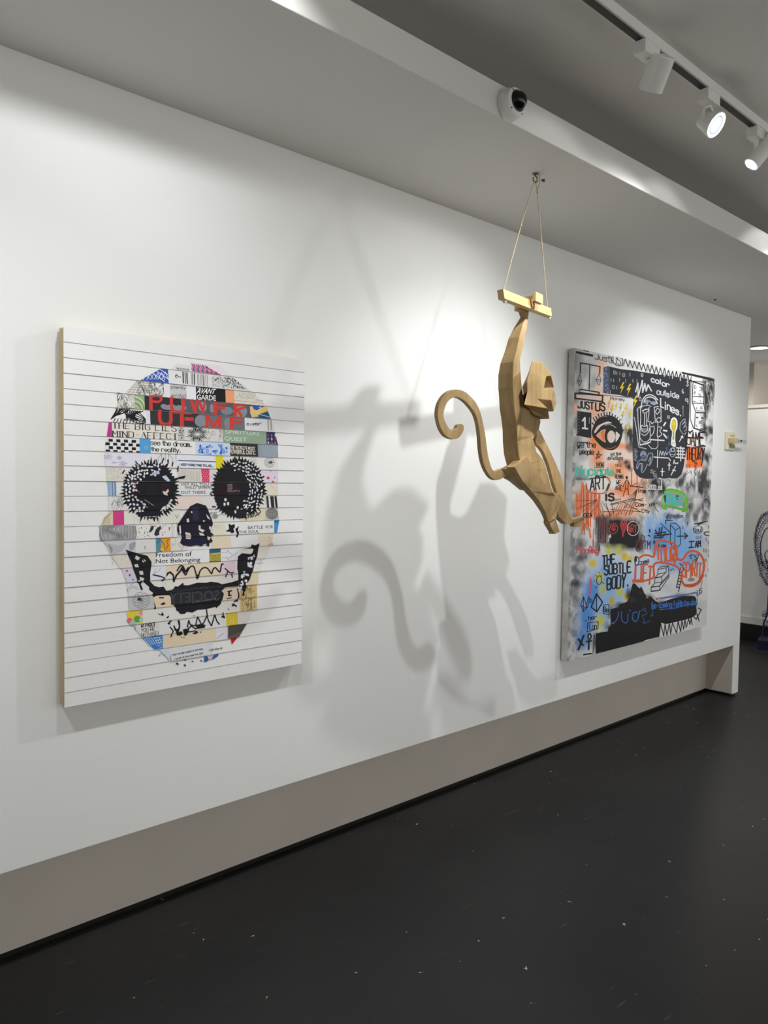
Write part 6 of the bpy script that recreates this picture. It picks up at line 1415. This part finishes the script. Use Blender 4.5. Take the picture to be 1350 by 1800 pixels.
    # ---- raised arm and trunk, one carved piece; back edge is the dark side
    ridge = [(786, 300), (822, 384), (790, 470), (765, 560), (740, 680), (714, 780), (709, 880), (708, 1000), (715, 1080), (720, 1180), (735, 1280), (745, 1360), (748, 1480), (757, 1590), (782, 1690), (720, 1720)]
    L7 = {('r', i): z7(*p, (0.026, 0.022, 0.010)[i] if i < 3 else 0.0) for i, p in enumerate(ridge)}
    right = {'a0': z7(852, 318, 0.026), 'a1': z7(842, 396, 0.022), 'a2': z7(828, 500, 0.010), 'a3': z7(800, 640), 'a4': z7(771, 760), 'a5': z7(775, 850), 'a6': z7(782, 950), 'a7': z7(800, 1090), 'a8': z7(800, 1160),
             'c0': z7(856, 1195, 0.006), 'c1': z7(866, 1300, 0.010), 'c2': z7(880, 1440, 0.012), 'c3': z7(905, 1520, 0.010), 'c4': z7(915, 1570, 0.008), 'c5': z7(975, 1640, 0.006), 'c6': z7(1002, 1720, 0.004),
             'd0': z7(952, 1302, 0.030), 'd1': z7(930, 1412, 0.030), 'n0': z7(890, 1150, 0.020),
             'h0': z8(1005, 830, 0.004), 'h1': z8(1030, 930, 0.006), 'h2': z8(1062, 1030, 0.010), 'h3': z8(960, 1010, 0.004), 'h4': z8(800, 930, 0.006), 'h5': z8(720, 905, 0.02),
             'k0': z7(745, 1440, -0.004), 'k1': z7(800, 1165, -0.006)}
    V = dict(right); V.update(L7)
    R = lambda i: ('r', i)
    faces = [[R(0), R(1), 'a1', 'a0'], [R(1), R(2), 'a2', 'a1'], [R(2), R(3), R(4), 'a3', 'a2'], [R(4), R(5), 'a4', 'a3'], [R(5), R(6), 'a5', 'a4'], [R(6), R(7), 'a6', 'a5'], [R(7), R(8), R(9), 'a8', 'a7', 'a6'],
             [R(9), R(10), R(11), 'k0', 'a8'], [R(11), R(12), 'k0'], ['a8', 'k0', 'c0'], ['k0', 'c1', 'c0'], ['k0', 'c2', 'c1'], ['k0', R(12), R(13), 'c3', 'c2'], [R(13), R(14), 'c5', 'c4', 'c3'], [R(14), R(15), 'h5', 'h4', 'h3', 'h0', 'c6', 'c5'],
             ['c0', 'c1', 'd0', 'n0'], ['c1', 'c2', 'd1', 'd0'], ['h0', 'h3', 'h2', 'h1']]
    V.pop('k1')
    outline = [R(i) for i in range(16)] + ['h5', 'h4', 'h3', 'h2', 'h1', 'h0', 'c6', 'c5', 'c4', 'c3', 'c2', 'd1', 'd0', 'n0', 'c0', 'a8', 'a7', 'a6', 'a5', 'a4', 'a3', 'a2', 'a1', 'a0']
    back = {'*': 0.118, 'h5': 0.074, 'h4': 0.080, 'a0': 0.050, 'a1': 0.050, 'a2': 0.048, 'a3': 0.056, 'a4': 0.064, 'a5': 0.072, 'a6': 0.080}
    for i, d in enumerate((0.050, 0.050, 0.052, 0.054, 0.060, 0.066)): back[R(i)] = d
    for i in range(6, 16): back[R(i)] = 0.074
    carve('trunk', V, faces, outline, back, root)
    # ---- fist closed over the bar
    fy = bf(943)
    xa, xb = on_y(937, 517, fy - 0.020).x, on_y(949.8, 520, fy - 0.020).x
    slope = (b.z - a.z) / (b.x - a.x)
    top_of = lambda x: a.z + (x - a.x) * slope            # upper edge of the bar
    zt = on_y(943, 516.5, fy - 0.020).z
    m = MB()
    q = [Vector((xa, 0, top_of(xa) + 0.001)), Vector((xb, 0, top_of(xb) + 0.001)), Vector((xb, 0, zt - 0.003)), Vector((xa, 0, zt + 0.003))]
    low = on_y(943, 533.0, fy - 0.020).z
    q[0].z, q[1].z = low + 0.003, low - 0.003
    f = [p + Vector((0, fy - 0.034, 0)) for p in q]; g = [p + Vector((0, fy - 0.016, 0)) for p in q]
    m.add(f + g, [(0, 1, 2, 3), (7, 6, 5, 4), (1, 0, 4, 5), (2, 1, 5, 6), (3, 2, 6, 7), (0, 3, 7, 4)])
    m.build('fist', PLY, root, bevel=0.002)
    wy = bf(927) + 0.034                         # just behind the bar
    wx0, wx1 = on_y(760 + 784 / 5, 542, wy).x, on_y(760 + 850 / 5, 542, wy).x
    yb = lambda x: a.y + (x - a.x) * (b.y - a.y) / (b.x - a.x)
    wy = max(wy, yb(xb) + 0.033)
    m = MB(); m.box((wx0, wy, on_y(920, 545, wy).z - 0.004), (wx1, wy + 0.026, top_of(wx1) + 0.010))
    m.box((xa + 0.001, fy - 0.0155, top_of(xa) + 0.002), (xb - 0.004, wy + 0.024, zt - 0.008)); m.box((wx1 - 0.006, wy + 0.001, top_of(wx1) + 0.002), (xb - 0.004, wy + 0.024, top_of(wx1) + 0.011)); m.build('wrist', MDF, root, bevel=0.001)
    th = [on_y(933.5, 524.5, bf(936) - 0.013), on_y(938.5, 527, bf(936) - 0.013), on_y(939, 537, bf(936) - 0.013), on_y(936, 539, bf(936) - 0.013)]
    m = MB(); m.add(th + [p + Vector((0, 0.0055, 0)) for p in th], [(3, 2, 1, 0), (4, 5, 6, 7), (0, 1, 5, 4), (1, 2, 6, 5), (2, 3, 7, 6), (3, 0, 4, 7)]); m.build('thumb', MDF, root)
    # ---- head: cut profile with eye notch and open mouth
    def h7(x, y, d=0.0): return z7(x, y, d - 0.045)      # the head stands a little proud of the trunk
    H = {'a': h7(875, 770), 'b': h7(970, 787), 'c': h7(1045, 888), 'c2': h7(1041, 906), 'd': h7(1003, 908), 'e': h7(978, 1020), 'f': h7(1060, 1022), 'h': h7(1046, 1118), 'i': h7(925, 1106), 'j': h7(1015, 1190), 'k': h7(806, 1156),
         'l': h7(836, 1036), 'm': h7(835, 942), 'n': h7(851, 880),
         'g': h7(1084, 1062, 0.030), 'r': h7(1096, 1136, 0.038), 'p': h7(1066, 1216, 0.030), 'q': h7(1008, 1196, 0.034), 'o': h7(1030, 1282, 0.030), 's': h7(900, 1244, 0.040), 't': h7(862, 1200, 0.040),
         'u': h7(790, 1000, 0.024), 'v': h7(801, 1076, 0.024), 'w': h7(1068, 1008, 0.030), 'x': h7(846, 872, 0.020), 'y': h7(1050, 900, 0.012)}
    hf = [['a', 'n', 'm', 'l', 'k', 'i', 'e', 'd', 'b'], ['b', 'd', 'c2', 'c'], ['e', 'i', 'h', 'f'], ['i', 'k', 'j'], ['f', 'h', 'p', 'r', 'g'], ['h', 'i', 'q', 'p'], ['k', 't', 's', 'o', 'j'], ['m', 'u', 'v', 'l'], ['n', 'x', 'u', 'm'], ['a', 'x', 'n'], ['c', 'c2', 'w', 'y']]
    ol = ['a', 'x', 'u', 'v', 'l', 'k', 't', 's', 'o', 'j', 'i', 'q', 'p', 'r', 'g', 'f', 'e', 'd', 'c2', 'w', 'y', 'c', 'b']
    carve('head', H, hf, ol, {'*': 0.035, 'a': h7(880, 774, 0.085), 'b': h7(955, 790, 0.085), 'x': h7(856, 880, 0.085), 'u': h7(806, 1000, 0.085), 'v': h7(812, 1070, 0.085), 'l': h7(830, 1060, 0.080), 'k': h7(815, 1150, 0.080), 'c': h7(1030, 890, 0.085), 'y': h7(1034, 900, 0.085)}, root)
    slab('eye_socket', [h7(*p, 0.030) for p in ((996, 900), (972, 1024), (1064, 1020), (1069, 1004), (1044, 892))], -0.015, 0.015, root)
    # ---- tail: flat-sawn curl
    outer = [(335, 470), (322, 505), (290, 545), (235, 558), (175, 530), (135, 470), (110, 390), (104, 320), (120, 240), (165, 165), (225, 124), (290, 118), (350, 140), (400, 185), (445, 240), (480, 320), (505, 420), (525, 530), (538, 640), (556, 740), (582, 820), (612, 842), (664, 820)]
    inner = [(700, 886), (650, 916), (596, 916), (548, 866), (505, 770), (484, 650), (476, 540), (462, 430), (440, 350), (405, 290), (350, 228), (290, 190), (240, 190), (190, 232), (162, 305), (160, 370), (190, 440), (230, 480), (272, 460), (282, 432), (310, 420), (334, 436)]
    loop = [z8(*p) for p in crom(outer, 3) + crom(inner[:-3], 3) + inner[-3:]]
    t = slab('tail', loop, 0.032, 0.050, root)
    # ---- near leg with foot
    leg = {'a': z8(830, 711, -0.014), 'b': z8(724, 806, -0.014), 'c': z8(792, 928, -0.012), 'd': z8(870, 1016, -0.008), 'e': z8(940, 1104, -0.002), 'f': z8(992, 1196, 0.004), 'g': z8(1022, 1286, 0.010), 'h': z8(1034, 1282, 0.0), 'i': z8(1090, 1250, 0.0), 'j': z8(1116, 1120, 0.0), 'k': z8(1086, 1062, -0.004), 'l': z8(1040, 1036, -0.010), 'm': z8(935, 866, -0.014)}
    carve('leg', leg, [['a', 'b', 'c', 'm'], ['c', 'd', 'l', 'm'], ['d', 'e', 'k', 'l'], ['e', 'f', 'j', 'k'], ['f', 'g', 'h', 'i', 'j']], list('abcdefghijklm'), 0.030, root)
    foot = {'a': z8(1030, 1282, 0.004), 'b': z8(1086, 1262, 0.004), 'c': z8(1121, 1374, 0.004), 'd': z8(1076, 1396, 0.004), 'e': z8(1036, 1318, 0.004), 'f': z8(1016, 1306, 0.014), 'g': z8(1056, 1376, 0.016)}
    carve('foot', foot, [['a', 'e', 'd', 'c', 'b'], ['f', 'g', 'd', 'e'], ['a', 'f', 'e']], ['a', 'f', 'g', 'd', 'c', 'b'], 0.036, root)
    # ---- far leg and its foot
    leg2 = {'a': z8(1062, 1030, 0.028), 'b': z8(1108, 1118, 0.028), 'c': z8(1098, 1180, 0.030), 'd': z8(1110, 1242, 0.032), 'e': z8(1176, 1306, 0.034), 'f': z8(1226, 1300, 0.034), 'g': z8(1232, 1268, 0.034), 'h': z8(1202, 1214, 0.032), 'i': z8(1166, 1128, 0.030), 'j': z8(1120, 1040, 0.028)}
    carve('leg', leg2, [list('abij'), list('bcdhi'), list('degh') , list('efg')], list('abcdefghij'), 0.062, root)
    foot2 = {'a': z8(1222, 1270, 0.034), 'b': z8(1330, 1240, 0.034), 'c': z8(1334, 1262, 0.040), 'd': z8(1300, 1330, 0.040), 'e': z8(1244, 1330, 0.040), 'f': z8(1250, 1290, 0.036), 'g': z8(1224, 1300, 0.036)}
    carve('foot', foot2, [['a', 'g', 'f', 'b'], ['f', 'e', 'd', 'c', 'b']], ['a', 'g', 'f', 'e', 'd', 'c', 'b'], 0.062, root)
    # ---- lowered arm sweeping down to the ankle
    oarc = [(945, 480), (985, 560), (1020, 630), (1062, 720), (1098, 800), (1130, 880), (1152, 960), (1166, 1040), (1166, 1118)]
    iarc = [(1112, 1104), (1098, 1040), (1078, 980), (1060, 920), (1040, 840), (1010, 750), (975, 670), (935, 620), (905, 590), (925, 520)]
    slab('arm', [z8(*p, 0.062) for p in crom(oarc, 2) + crom(iarc, 2)], 0.062, 0.080, root)
monkey()
